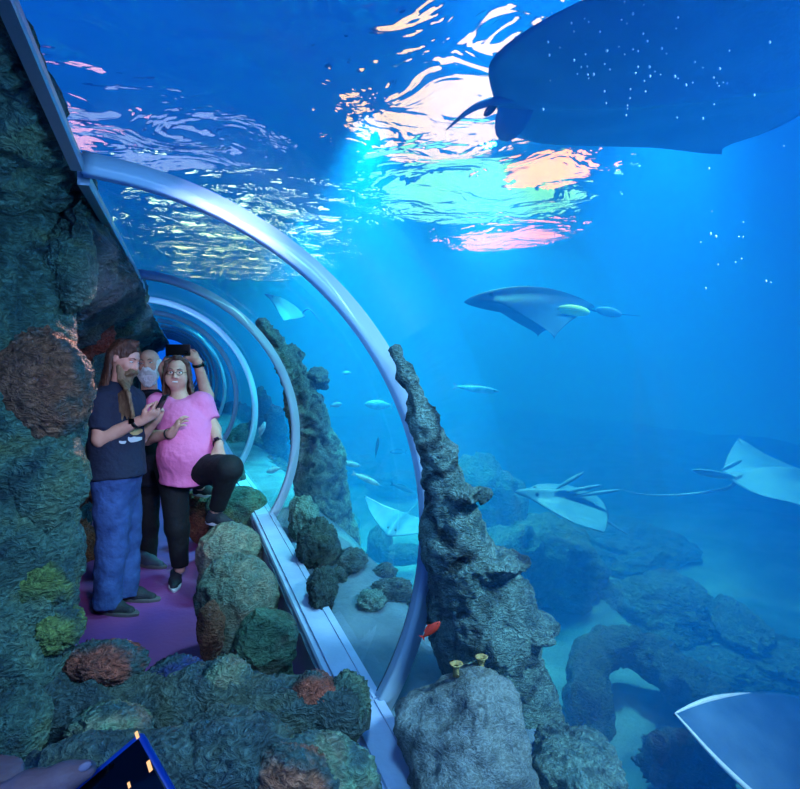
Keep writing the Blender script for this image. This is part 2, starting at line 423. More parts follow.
# steel channel that carries the upper edge of the acrylic
for i in range(4):
    a, b = ([-1.0] + RINGS)[i] + (.05 if i else 0), RINGS[i] - .05
    def prof(y):
        e = arc_pt(y, a_top(y), R_IN); x, z = e.x, e.z
        return [Vector((x - .022, y, z - .035)), Vector((x + .008, y, z - .035)), Vector((x + .012, y, z - .025)), Vector((x + .012, y, z - .004)), Vector((x - .022, y, z + .02))]
    vs, fs = sweep(frange(a, b, 4), prof)
    o = mesh_obj('trim_%d' % (20 + i), vs, fs, M['metal'], smooth=False, loc=(-.36, (a + b) / 2, 2.2)); fix_normals(o)
    structure(o, ['steel channel along the upper pane edge at top left', 'steel channel on the rock edge behind the nearest ring', 'steel channel length behind the second ring', 'steel channel length behind the third ring'][i], 'rail')

# floor
MF = simple('floor_purple', (156, 72, 128), .45, .12, 30, (126, 66, 142), 1.3)
mb = MB(); mb.box((-.45, 12, -.05), (Vector((1, 0, 0)), Vector((0, 1, 0)), Vector((0, 0, 1))), (1.3, 14.2, .05))
structure(mb.build('floor', MF, smooth=False, loc=(-.45, 12, 0)), 'purple painted walkway floor between rock wall and boulders', 'floor')

# rock wall on the left, running down the tunnel and curling over to the steel channel
prof_l = [(-1.5, -.02), (-1.15, -.02), (-.86, .0), (-.82, .25), (-.92, .6), (-.95, 1.0), (-.93, 1.3), (-.86, 1.55), (-.70, 1.75), (-.52, 1.88), (-.38, 1.98), (-.285, 2.10), (-.268, 2.18), (-.285, 2.235), (-.8, 2.28), (-1.5, 2.34)]
def interp(pr, t):
    f = t * (len(pr) - 1); i = min(int(f), len(pr) - 2); u = f - i; return pr[i][0] * (1 - u) + pr[i + 1][0] * u, pr[i][1] * (1 - u) + pr[i + 1][1] * u
ys = [2.25 + 25 * ((i / 330) ** 1.7) for i in range(331)]; NS = 110
vs = []; fs = []
for y in ys:
    dx = cxz(y)[0] + .343
    for k in range(NS + 1):
        x, z = interp(prof_l, k / NS); p = Vector((x, y, z))
        w = min(1, max(0, min(z / .15, 1)) if k < NS * .5 else min(1, max(0, (2.3 - z) / .22)))
        h = noise.fractal(p * 1.6 + Vector((3, 1, 7)), .8, 2, 3) * .16 + (-abs(noise.fractal(p * 4 + Vector((8, 2, 1)), .8, 2.2, 4)) + .25) * .11 + noise.fractal(p * 16, .7, 2.1, 3) * .02
        h = min(h, .12) * w
        nx, nz = (1, -.5) if z > 1.5 else (1, 0)
        vs.append((x + dx + nx * h, y, z + nz * h * .6))
for i in range(len(ys) - 1):
    for k in range(NS):
        a = i * (NS + 1) + k; fs.append([a, a + 1, a + NS + 2, a + NS + 1])
o = mesh_obj('wall_left', vs, fs, M['dark_rock'], loc=(-.9, 4, 0))
structure(o, 'dark teal rock wall curling over the walkway behind the people', 'rock wall')
for k, (px, py, d, rx, ry, mt, lab) in enumerate([(84, 326, 4.6, 26, 30, 'rust_rock', 'rust red lump'), (78, 440, 4.9, 24, 60, 'brown_rock', 'brown lump'), (118, 300, 5.4, 28, 34, 'teal_rock', None), (80, 545, 5.0, 20, 24, 'brown_rock', 'brown lump')]):
    pblob('rock_lobe', px, py, d, rx, ry, .2, M[mt], o, seed=20 + k, amp=.2, label=lab, sub=5)

# seabed outside
def bed(x, y):
    xe = x - (.58 + (cxz(y)[0] + .343))
    p = Vector((x, y, 0))
    bank = .395 + .02 * noise.noise(p * 4)
    wid = .40 + .12 * noise.noise(Vector((0, y * .8, 3))) + (.12 if y < 2.4 else 0)
    t = min(max((xe - wid) / (1.2 if y > 2.6 else .55), 0), 1); t = t * t * (3 - 2 * t)
    deep = -.75 + .16 * noise.fractal(p * .45 + Vector((2, 5, 1)), .8, 2, 3) - .02 * max(0, y - 6)
    return bank * (1 - t) + deep * t + .018 * noise.fractal(p * 5, .8, 2, 3) + .010 * math.sin(x * 9 + 3 * noise.noise(p * 1.2) + y * 4) * t
xs = [.5 + 16 * ((i / 150) ** 1.6) for i in range(151)]; ys = [-1.5 + 27.5 * ((i / 230) ** 1.3) for i in range(231)]
vs = []; fs = []
for y in ys:
    dx = cxz(y)[0] + .343
    for x in xs: vs.append((x + dx, y, bed(x + dx, y)))
for i in range(len(ys) - 1):
    for k in range(len(xs) - 1):
        a = i * len(xs) + k; fs.append([a, a + 1, a + len(xs) + 1, a + len(xs)])
M['sand'] = simple('pale_sand', (112, 136, 152), .9, .5, 26, (78, 100, 118), 2.2)
structure(mesh_obj('ground', vs, fs, M['sand'], loc=(4, 5, -.5)), 'pale sandy tank bed outside the acrylic tunnel', 'sand')

# ------------------------------------------------------------------ water
WD = 0.19
m, nt, out = nodes_of('sea_water'); N = nt.nodes; L = nt.links
s_ = N.new('ShaderNodeVolumeScatter'); s_.inputs['Color'].default_value = (.02, .34, 1.0, 1); s_.inputs['Density'].default_value = WD; s_.inputs['Anisotropy'].default_value = .25
a_ = N.new('ShaderNodeVolumeAbsorption'); a_.inputs['Color'].default_value = (.3, .7, .97, 1); a_.inputs['Density'].default_value = .05
ad = N.new('ShaderNodeAddShader'); L.new(s_.outputs[0], ad.inputs[0]); L.new(a_.outputs[0], ad.inputs[1]); L.new(ad.outputs[0], out.inputs['Volume'])
M['water'] = m
ZS = 4.4
def cavity(y):
    x0, z0 = cxz(y)
    pts = [arc_pt(y, a, R_WATER) for a in frange(A0 - .02, math.radians(90), 60)]
    return pts + [Vector((-2.5, y, pts[-1].z)), Vector((-2.5, y, -1.2)), Vector((pts[0].x, y, -1.2))]
vs, fs = sweep(frange(Y0, Y1, 40), cavity)
o_in = mesh_obj('tmp_in', vs, fs, None); fix_normals(o_in)
bm = bmesh.new(); bm.from_mesh(o_in.data); bmesh.ops.reverse_faces(bm, faces=bm.faces[:])
b2 = bmesh.ops.create_cube(bm, size=1)
for v in b2['verts']: v.co = Vector((-5 + 22 * (v.co.x + .5), -4 + 32 * (v.co.y + .5), -2.5 + (ZS + 2.5) * (v.co.z + .5)))
me = bpy.data.meshes.new('water'); bm.to_mesh(me); bm.free(); me.materials.append(M['water'])
bpy.data.objects.remove(o_in)
wo = bpy.data.objects.new('water', me); COL.objects.link(wo); structure(wo, 'hazy blue aquarium water around the acrylic tunnel', 'water')
# rippled surface seen from below
m, nt, out = nodes_of('water_surface'); N = nt.nodes; L = nt.links
tc = N.new('ShaderNodeTexCoord'); mp = N.new('ShaderNodeMapping'); mp.inputs['Scale'].default_value = (1.0, 1.0, 1); mp.inputs['Rotation'].default_value = (0, 0, -.35)
L.new(tc.outputs['Object'], mp.inputs['Vector'])
n1 = N.new('ShaderNodeTexNoise'); n1.inputs['Scale'].default_value = 1.05; n1.inputs['Detail'].default_value = 3.2; n1.inputs['Distortion'].default_value = .8
L.new(mp.outputs[0], n1.inputs['Vector'])
bp = N.new('ShaderNodeBump'); bp.inputs['Strength'].default_value = 1; bp.inputs['Distance'].default_value = 1.3
L.new(n1.outputs['Fac'], bp.inputs['Height'])
tr = N.new('ShaderNodeBsdfTransparent'); tr.inputs[0].default_value = (.9, .97, 1, 1)
rf = N.new('ShaderNodeBsdfRefraction'); rf.inputs['IOR'].default_value = 1.33; rf.inputs['Roughness'].default_value = .13
gl = N.new('ShaderNodeBsdfGlossy'); gl.inputs['Roughness'].default_value = .05
for s in (rf, gl): L.new(bp.outputs[0], s.inputs['Normal'])
m1 = N.new('ShaderNodeMixShader'); m1.inputs[0].default_value = 1.0; L.new(tr.outputs[0], m1.inputs[1]); L.new(rf.outputs[0], m1.inputs[2])
m2 = N.new('ShaderNodeMixShader'); m2.inputs[0].default_value = .22; L.new(m1.outputs[0], m2.inputs[1]); L.new(gl.outputs[0], m2.inputs[2])
L.new(m2.outputs[0], out.inputs[0]); M['surface'] = m
mb = MB(); mb.add([(-5, -4, ZS + .01), (17, -4, ZS + .01), (17, 28, ZS + .01), (-5, 28, ZS + .01)], [[3, 2, 1, 0]])
structure(mb.build('water_surface', M['surface'], smooth=False, loc=(0, 0, ZS + .01)), 'rippled underside of the water surface overhead', 'water surface')

# ------------------------------------------------------------------ lights
w = bpy.data.worlds.new('world'); sc.world = w; w.use_nodes = True
bg = w.node_tree.nodes['Background']; bg.inputs[0].default_value = lin((6, 86, 216)); bg.inputs[1].default_value = 1.12
def light(name, typ, loc, target, energy, color, size=.5, angle=60, blend=.6):
    l = bpy.data.lights.new(name, typ); l.energy = energy; l.color = lin(color)[:3]
    if typ == 'AREA': l.size = size
    if typ == 'SPOT': l.spot_size = math.radians(angle); l.spot_blend = blend; l.shadow_soft_size = size
    if typ == 'POINT': l.shadow_soft_size = size
    o = bpy.data.objects.new(name, l); COL.objects.link(o); o.location = loc
    d = (Vector(target) - Vector(loc)).normalized(); o.rotation_euler = d.to_track_quat('-Z', 'Y').to_euler(); return o
# lamps above the pool, some added for glints and reflections
def pool_lamp(name, label, px, py, z, sx, sy, color, strength, rot=0):
    c = UZ(px, py, z); t = thing(name, label, 'pool lamp', c + Vector((0, 0, .12)), 'lamps above the water')
    X, Y, Z = Vector((math.cos(rot), math.sin(rot), 0)), Vector((-math.sin(rot), math.cos(rot), 0)), Vector((0, 0, 1))
    def disc(z0, z1, g):
        n = 40; v = [c + X * ((sx / 2 + g) * math.cos(2 * PI * k / n)) + Y * ((sy / 2 + g) * math.sin(2 * PI * k / n)) + Z * zz for zz in (z0, z1) for k in range(n)]
        return v, [list(range(n))[::-1], [n + k for k in range(n)]] + [[k, (k + 1) % n, n + (k + 1) % n, n + k] for k in range(n)]
    mesh_obj('lens', *disc(-.02, .02, 0), emit(name + '_glow', color, strength), t, smooth=False)
    mesh_obj('housing', *disc(.021, .14, .06), M['black_plastic'], t, smooth=False)
pool_lamp('pool_lamp', 'broad white lamp wavering through the surface beside the huge ray', 458, 44, 6.0, 2.2, 3.2, (255, 240, 226), 1.9, .3)
pool_lamp('pool_lamp', 'pale green lamp wavering on the surface below the huge ray', 478, 148, 5.8, 4.0, 4.0, (120, 255, 225), 2.4, .3)
pool_lamp('pool_lamp', 'peach lamp glow on the surface right of the wavering patch', 545, 142, 5.2, 1.3, 1.6, (255, 190, 120), 3.2, .3)
pool_lamp('pool_lamp', 'peach lamp glow lowest in the wavering patch', 508, 210, 5.4, 1.9, 3.0, (255, 170, 110), 3.2, .3)
gl_ = emit('added_glitter_glow', (120, 190, 255), 12); rl = random.Random(11); first = None  # small lamps added to put glints on the far ripples
for r_ in range(8):
    for c_ in range(5):
        y = 13.2 + 1.6 * r_; x = -.2 + .85 * c_ + .12 * r_ + rl.uniform(-.25, .25); pt = Vector((x, y + rl.uniform(-.4, .4), 5.9))
        if first is None:
            t = thing('pool_lamp', 'small round blue white lamp added for glitter on ripples above the tunnel', 'pool lamp', pt, 'small lamps added above the tunnel')
            first = []
            for nm, (z0, z1, g), mt in (('lens', (-.02, .02, .26), gl_), ('housing', (.021, .12, .30), M['black_plastic'])):
                n = 20; v = [pt + Vector((g * math.cos(2 * PI * k / n), g * math.sin(2 * PI * k / n), zz)) for zz in (z0, z1) for k in range(n)]
                first.append(mesh_obj(nm, v, [list(range(n))[::-1], [n + k for k in range(n)]] + [[k, (k + 1) % n, n + (k + 1) % n, n + k] for k in range(n)], mt, t, smooth=False))
        else:
            t2 = t.copy(); COL.objects.link(t2); t2.location = pt
            for q in first: q2 = q.copy(); COL.objects.link(q2); q2.parent = t2
pool_lamp('pool_lamp', 'violet blue glowing strip added for wavy surface reflections above the near pane', 150, 96, 5.8, 3.4, 1.0, (90, 130, 255), 3.2, -.5)  # added glow standing in for reflections on the water surface
pool_lamp('pool_lamp', 'lilac glowing strip added for wavy surface reflections beside the steel channel', 62, 62, 5.8, .6, 1.4, (170, 150, 255), 3, .2)  # second added glow for the wavy surface reflections
light('unseen_tank_light', 'SPOT', UZ(490, 160, 4.3), UZ(490, 160, 4.3) + Vector((-.6, -1.5, -5)), 2700, (60, 200, 255), .6, 95, .9)
light('unseen_tank_light', 'SPOT', (3.5, 3.4, 4.3), (3.2, 4.3, -.9), 2000, (80, 205, 255), .25, 62, .8)
light('unseen_tank_light', 'SPOT', (2.0, 6.4, 4.3), (1.7, 6.2, -.3), 2800, (50, 215, 255), .2, 62, .8)
light('unseen_tank_light', 'SPOT', (2.2, 11, 4.3), (1.6, 10.5, -.3), 1700, (40, 200, 255), .3, 90, .8)
light('unseen_tank_light', 'SPOT', (2.3, -.2, 3.2), (1.05, 2.1, .8), 1300, (130, 195, 255), .3, 60, .8)  # fill spot added low in the water to light the near ridge
light('unseen_tank_light', 'SPOT', (2.3, 2.9, 4.2), (.95, 4.9, .8), 900, (110, 215, 255), .25, 48, .7)  # spot added to brighten the ridge at the second ring
light('unseen_tank_light', 'SPOT', (2.6, 2.9, 4.2), (2.25, 2.5, -.5), 700, (90, 205, 255), .2, 42, .7)  # spot added to brighten the barrel coral
light('unseen_tank_light', 'SPOT', (1.7, 3.0, 4.2), (.95, 3.4, .4), 650, (110, 210, 255), .2, 40, .8)  # spot added to brighten the sand beside the curb
# unseen lights added inside the tunnel, mostly fill
light('unseen_tunnel_light', 'SPOT', (.15, 1.5, 2.12), (-.15, 4.6, 1.05), 190, (196, 200, 255), .12, 46, .7)  # unseen spot added to light the people from the front
light('unseen_tunnel_light', 'SPOT', (.45, 1.0, 2.05), (-.42, 1.95, 1.15), 72, (120, 200, 255), .15, 112, .5)  # unseen fill added for the near rockwork
light('unseen_tunnel_light', 'SPOT', (.10, 2.9, 2.1), (-.26, 1.95, 1.55), 60, (255, 190, 170), .05, 34, .6)
light('unseen_tunnel_light', 'AREA', (-.35, -.7, 2.25), (-.15, 2.0, .9), 7.5, (130, 185, 255), .5)  # unseen soft fill added behind and above the camera
light('unseen_tunnel_light', 'SPOT', (.1, 5.6, 2.1), (-.1, 12, .6), 120, (140, 200, 255), .2, 90, .8)  # unseen fill added to brighten the farther rings

# ------------------------------------------------------------------ near rockwork framing the walkway
arch = thing('rock_archway', 'big cement rock archway framing the view: overhang, left column and low sill', 'rock', U(60, 720, 1.9) * 1)
def rsdf(name, prims, mat, parent, vox=.016, amp=.03, scale=7, seed=0, label=None):
    V, F = sdf(prims, vox); V = rough_up(V, F, amp, scale, seed, 5, True)
    return mesh_obj(name, V, F, mat, parent, label=label)
rsdf('column', [rc(U(-20, 850, 1.75), U(20, 560, 1.95), .24, .16, .1), rc(U(20, 560, 1.95), U(34, 420, 2.0), .16, .13, .1), rc(U(34, 420, 2.0), U(20, 220, 2.05), .13, .15, .1), rc(U(-40, 700, 1.8), U(-60, 200, 1.9), .2, .2, .1)], M['teal_rock'], arch, seed=1)
rsdf('overhang', [rc(U(-46, -40, 1.15), U(14, 112, 1.58), .085, .10, .08), rc(U(14, 112, 1.58), U(60, 184, 2.06), .10, .085, .08), rc(U(60, 184, 2.06), U(78, 202, 2.24), .085, .07, .06), rc(U(-60, 130, 1.5), U(30, 200, 2.0), .1, .08, .08), rc(U(60, 170, 2.1), U(58, 200, 2.15), .09, .08, .05)], M['teal_rock'], arch, seed=2, amp=.035)
rsdf('sill', [rc(U(-60, 740, 1.75), U(90, 712, 1.9), .22, .12, .1), rc(U(90, 712, 1.9), U(210, 706, 1.93), .12, .10, .1), rc(U(210, 706, 1.93), U(338, 715, 1.93), .10, .10, .1),
    rc(U(60, 790, 1.5), U(240, 780, 1.55), .12, .12, .1), rc(U(240, 780, 1.55), U(330, 830, 1.5), .14, .12, .1), rc(U(120, 900, 1.5), U(300, 930, 1.5), .3, .25, .1)], M['dark_rock'], arch, seed=3)
lobes = [(38, 388, 1.93, 48, 60, .12, 'brown_rock', 'rust brown lobe of the column'), (22, 262, 2.0, 34, 66, .12, 'teal_rock', None), (72, 262, 2.05, 22, 48, .10, 'teal_rock', None), (38, 480, 1.93, 46, 58, .13, 'teal_rock', None), (8, 440, 1.9, 30, 40, .1, 'teal_rock', None),
    (38, 583, 1.9, 36, 34, .11, 'green_rock', 'yellow green lobe'), (52, 628, 1.88, 34, 22, .10, 'green_rock', 'yellow green lobe'), (12, 625, 1.85, 26, 40, .1, 'teal_rock', None),
    (103, 664, 1.93, 42, 22, .10, 'rust_rock', 'rust brown lobe of the sill'), (178, 682, 1.96, 32, 24, .09, 'blue_rock', 'violet blue lobe'), (228, 684, 1.93, 24, 26, .08, 'moss_rock', 'small green lobe'),
    (316, 700, 1.93, 28, 27, .08, 'rust_rock', 'rust red lobe of the sill'), (348, 706, 1.95, 22, 34, .08, 'teal_rock', None), (316, 790, 1.55, 62, 54, .12, 'moss_rock', None), (292, 796, 1.48, 48, 50, .11, 'brown_rock', 'brown lobe at the frame edge'),
    (60, 712, 1.85, 50, 26, .1, 'dark_rock', None), (110, 728, 1.75, 40, 22, .1, 'moss_rock', 'green tinted lobe'), (225, 748, 1.72, 52, 40, .1, 'dark_rock', None), (10, 730, 1.7, 36, 44, .12, 'teal_rock', None), (170, 780, 1.5, 60, 40, .1, 'dark_rock', None)]
for k, (px, py, d, rx, ry, rd, mt, lab) in enumerate(lobes):
    pblob('rock_lobe', px, py, d, rx, ry, rd, M[mt], arch, seed=k + 1, amp=.10, scale=2.2, label=lab, fine=.008, fade=mt not in ('teal_rock', 'dark_rock'))

# boulders along the curb
bl = [(262, 646, 2.62, 34, 40, .17, 'moss_rock', 'brown and green boulder at the curb, nearest of the row'),
      (238, 596, 3.30, 40, 44, .22, 'tan_rock', 'tall tan topped boulder at the curb, second of the row'),
      (230, 552, 4.15, 33, 30, .20, 'tan_rock', 'grey green boulder directly under the raised shoe'),
      (236, 508, 4.95, 30, 22, .22, 'teal_rock', 'low dark boulder behind the raised shoe')]
def ground_boulder(px, py, d, rx, ry, rd, mt, lab, k):
    s = d / F_PX; c = U(px, py, d); H = Vector((FWD.x, FWD.y, 0)).normalized()
    V, F = sdf([el(c, (rx * s, rd, ry * s), (RIGHT, H, Vector((0, 0, 1))), .08), el((c.x, c.y, c.z * .45), (rx * s * .92, rd * .95, c.z * .5), (RIGHT, H, Vector((0, 0, 1))), .08)], .013, [((0, 0, .005), (0, 0, -1))])
    V = rough_up(V, F, .028, 6, 40 + k, 5, True); V = rough_up(V, F, .03, 2.2, k, 2); V[:, 2] = np.maximum(V[:, 2], 0)
    return tag(mesh_obj('boulder', V, F, M[mt], loc=(c.x, c.y, 0)), lab, 'boulder', 'boulders along the curb')
for k, b in enumerate(bl): ground_boulder(*b, k)
for k, b in enumerate([(211, 618, 3.0, 9, 20, .06, 'brown_rock', 'small brown boulder beside the walkway under the tan one'), (205, 500, 5.4, 18, 18, .16, 'brown_rock', 'orange brown boulder behind the woman, under the dark shoe'), (222, 478, 6.0, 22, 16, .2, 'dark_rock', 'dark boulder farthest along the curb')]):
    ground_boulder(*b, k + 8)

# ------------------------------------------------------------------ reef outside the acrylic
def reef(name, label, prims, mat, vox=.03, amp=.06, scale=4, seed=0, loc=None):
    V, F = sdf(prims, vox); V = rough_up(V, F, amp, scale, seed, 6, True)
    if loc is None: loc = (float(V[:, 0].mean()), float(V[:, 1].mean()), float(V[:, 2].min()))
    return tag(mesh_obj(name, V, F, mat, loc=loc), label, 'reef rock')
d1 = 2.02
def shelf(px, py, d, rx, ry, rd=.12): 
    s = d / F_PX; return el(U(px, py, d), (rx * s, rd, ry * s), (RIGHT, FWD, UP), .04)
reef('reef_ridge', 'encrusted reef ridge with small shelves rising outside the nearest ring',
     [rc(U(396, 352, 1.98), U(420, 410, 1.96), .022, .04, .05), rc(U(420, 410, 1.96), U(440, 470, 1.96), .04, .05, .05), rc(U(440, 470, 1.96), U(455, 540, 2.05), .05, .10, .06), rc(U(455, 540, 2.05), U(482, 620, 2.2), .10, .18, .08), rc(U(482, 620, 2.2), U(505, 720, 2.3), .18, .19, .08), rc(U(505, 720, 2.3), U(505, 860, 2.3), .2, .25, .08),
      shelf(470, 494, 1.98, 24, 4), shelf(502, 562, 2.08, 30, 7, .15), shelf(534, 626, 2.2, 24, 7, .15), shelf(448, 450, 1.95, 14, 4, .06), shelf(516, 592, 2.15, 14, 14, .1)], M['reef'], vox=.016, amp=.03, scale=9, seed=5)
d2 = 4.7
reef('reef_ridge', 'tall reef ridge with ledges leaning on the second ring',
     [rc(U(262, 326, 4.75), U(290, 362, 4.8), .05, .09, .08), rc(U(290, 362, 4.8), U(306, 410, 4.9), .09, .13, .1), rc(U(306, 410, 4.9), U(318, 460, 5.1), .13, .2, .1), rc(U(318, 460, 5.1), U(326, 540, 5.3), .2, .25, .1), rc(U(326, 540, 5.3), U(330, 620, 5.4), .26, .3, .1),
      shelf(318, 375, 4.9, 9, 6), shelf(312, 440, 4.95, 18, 5), shelf(322, 384, 4.9, 8, 4)], M['reef'], vox=.02, amp=.07, scale=7, seed=6)
reef('reef_rock', 'reef bank with coral knobs behind the second ring',
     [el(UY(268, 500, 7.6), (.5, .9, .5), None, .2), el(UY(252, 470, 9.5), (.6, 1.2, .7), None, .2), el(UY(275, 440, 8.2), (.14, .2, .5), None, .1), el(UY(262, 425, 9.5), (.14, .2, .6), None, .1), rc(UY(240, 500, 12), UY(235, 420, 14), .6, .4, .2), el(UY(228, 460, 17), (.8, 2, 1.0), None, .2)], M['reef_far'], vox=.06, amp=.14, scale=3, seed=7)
M['dark_reef'] = M['dark_rock']
def on_bed(px, py):
    d = 1.2
    while d < 26:
        p = U(px, py, d)
        if p.z < bed(p.x, p.y): return d
        d += .02
    return 26
def bottom_rock(px, py, y, rx, ry, rd, mt, lab, k, name='reef_rock', amp=.22):
    d = on_bed(px, py + ry * .8) + rd * .4; c = U(px, py, d); s = d / F_PX
    return tag(blob(name, c, (rx * s, rd, ry * s), M[mt], None, seed=60 + k, amp=amp, scale=2.0, loc=(c.x, c.y, c.z - ry * s), fine=.008 if rx * s < .4 else .02), lab, 'rock')
for k, a in enumerate([(320, 545, 4.35, 20, 28, .2, 'dark_rock', 'dark rounded rock beside the far curb at the second ring'),
    (322, 592, 3.6, 15, 24, .14, 'dark_rock', 'dark rock lower on the grey sand inside the nearest ring'),
    (303, 520, 5.1, 14, 26, .16, 'reef', 'small upright rock close against the second ring'),
    (352, 560, 5.2, 14, 10, .2, 'reef_far', 'low rock on the bright turquoise sand'),
    (378, 545, 6.2, 12, 20, .2, 'dark_rock', 'dark stub of rock under the gliding ray'),
    (404, 556, 6.6, 22, 12, .3, 'dark_rock', 'wide dark rock right under the gliding ray'),
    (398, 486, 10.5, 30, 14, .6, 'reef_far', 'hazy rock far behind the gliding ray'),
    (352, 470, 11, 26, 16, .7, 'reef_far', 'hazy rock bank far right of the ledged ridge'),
    (372, 600, 4.6, 14, 9, .12, 'reef', 'small stone on the sand inside the nearest ring'),
    (392, 590, 5.0, 20, 10, .15, 'reef_far', 'flat stone near the bright sand by the ring'),
    (352, 525, 6, 8, 12, .1, 'reef', 'small upright stub of rock between ridge and gliding ray'),
    (412, 600, 5, 9, 9, .1, 'reef', 'small stone close inside the nearest ring, right of the flat stone'),
    (340, 575, 5, 9, 7, .1, 'reef_far', 'pebble sized rock beside the dark rounded rock'),
    (384, 572, 5, 12, 6, .12, 'reef_far', 'thin flat stone in the middle of the turquoise sand')]): bottom_rock(*a, k)
# right-hand view
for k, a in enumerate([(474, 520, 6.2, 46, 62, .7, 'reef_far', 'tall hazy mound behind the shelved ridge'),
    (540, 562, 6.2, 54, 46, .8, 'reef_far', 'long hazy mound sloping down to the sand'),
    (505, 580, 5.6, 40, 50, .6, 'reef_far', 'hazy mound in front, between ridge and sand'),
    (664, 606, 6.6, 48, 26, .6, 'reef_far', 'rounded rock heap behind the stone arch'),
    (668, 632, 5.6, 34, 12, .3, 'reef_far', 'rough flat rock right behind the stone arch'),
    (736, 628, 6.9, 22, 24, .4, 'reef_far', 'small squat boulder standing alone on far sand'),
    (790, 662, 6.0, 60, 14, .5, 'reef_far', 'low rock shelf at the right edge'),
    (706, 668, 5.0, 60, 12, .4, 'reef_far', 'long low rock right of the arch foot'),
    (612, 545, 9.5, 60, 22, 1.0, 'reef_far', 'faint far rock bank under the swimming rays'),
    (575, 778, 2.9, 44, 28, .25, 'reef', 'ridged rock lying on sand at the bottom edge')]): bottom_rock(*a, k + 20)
reef('reef_rock', 'pale grey sandy rock with two tube sponges outside the near pane',
     [el(U(482, 704, 1.86), (.10, .16, .10), (RIGHT, FWD, UP), .1), el(U(440, 720, 1.86), (.14, .16, .08), (RIGHT, FWD, UP), .1), el(U(500, 775, 1.8), (.10, .18, .2), (RIGHT, FWD, UP), .1), el(U(460, 800, 1.75), (.16, .2, .16), (RIGHT, FWD, UP), .12)], M['reef_pale'], vox=.018, amp=.03, scale=6, seed=12)
# arch
dd = on_bed(592, 728)
pa = [(590, 722, 4.3), (586, 690, 4.35), (590, 660, 4.5), (608, 646, 4.6), (634, 646, 4.6), (658, 660, 4.5), (686, 684, 4.3), (712, 702, 4.2)]
reef('stone_arch', 'dark curved stone arch standing on the sand', chain([U(p[0], p[1], p[2] - 4.32 + dd) for p in pa], [.15, .13, .125, .12, .12, .13, .14, .14], .06), M['tube_coral'], vox=.03, amp=.05, scale=6, seed=9)
# barrel coral cluster
cl = thing('barrel_coral', 'clump of ringed barrel corals on the sand below the great swimming ray', 'coral', U(690, 780, 3.1))
reef_core = blob('base', U(692, 764, 3.15), (.24, .2, .14), M['tube_coral'], cl, seed=91, amp=.2)
for k, (px, py) in enumerate([(658, 744), (682, 742), (706, 748), (664, 766), (690, 766), (716, 770), (676, 786), (702, 786), (728, 760)]):
    c = U(px, py, 2.98); v = []
    r = .055
    pr = [(r * .9, -.12), (r, -.03), (r * 1.02, .02), (r * .8, .045), (r * .55, .02), (r * .45, -.03), (.001, -.04)]
    T = (UP * .9 - FWD * .5).normalized(); X = RIGHT; Y = T.cross(X); n = 18; fs = []
    for (q, h) in pr:
        for i in range(n): v.append(c + X * (q * math.cos(2 * PI * i / n)) + Y * (q * math.sin(2 * PI * i / n)) + T * h)
    for j in range(len(pr) - 1):
        for i in range(n): fs.append([j * n + i, j * n + (i + 1) % n, (j + 1) * n + (i + 1) % n, (j + 1) * n + i])
    mesh_obj('barrel', v, fs, M['tube_coral'], cl)
# sponges on the rock
for k, (px, py, d, h, lab) in enumerate([(481, 672, 1.9, 16, 'tan tube sponge on the grey rock, the taller of two'), (456, 676, 1.85, 13, 'tan tube sponge on the grey rock, the shorter of two')]):
    b = U(px, py, d); s = d / F_PX; pr = [(.011, 0), (.009, .5), (.013, .85), (.022, 1), (.016, .98), (.007, .8)]; v = []; fs = []; n = 16
    for (q, hh) in pr:
        for i in range(n): v.append(b + Vector((q * math.cos(2 * PI * i / n), q * math.sin(2 * PI * i / n), hh * h * s)))
    for j in range(len(pr) - 1):
        for i in range(n): fs.append([j * n + i, j * n + (i + 1) % n, (j + 1) * n + (i + 1) % n, (j + 1) * n + i])
    fs.append(list(range(n))[::-1])
    tag(mesh_obj('tube_sponge', v, fs, M['sponge'], loc=b), lab, 'sponge', 'tube sponges')

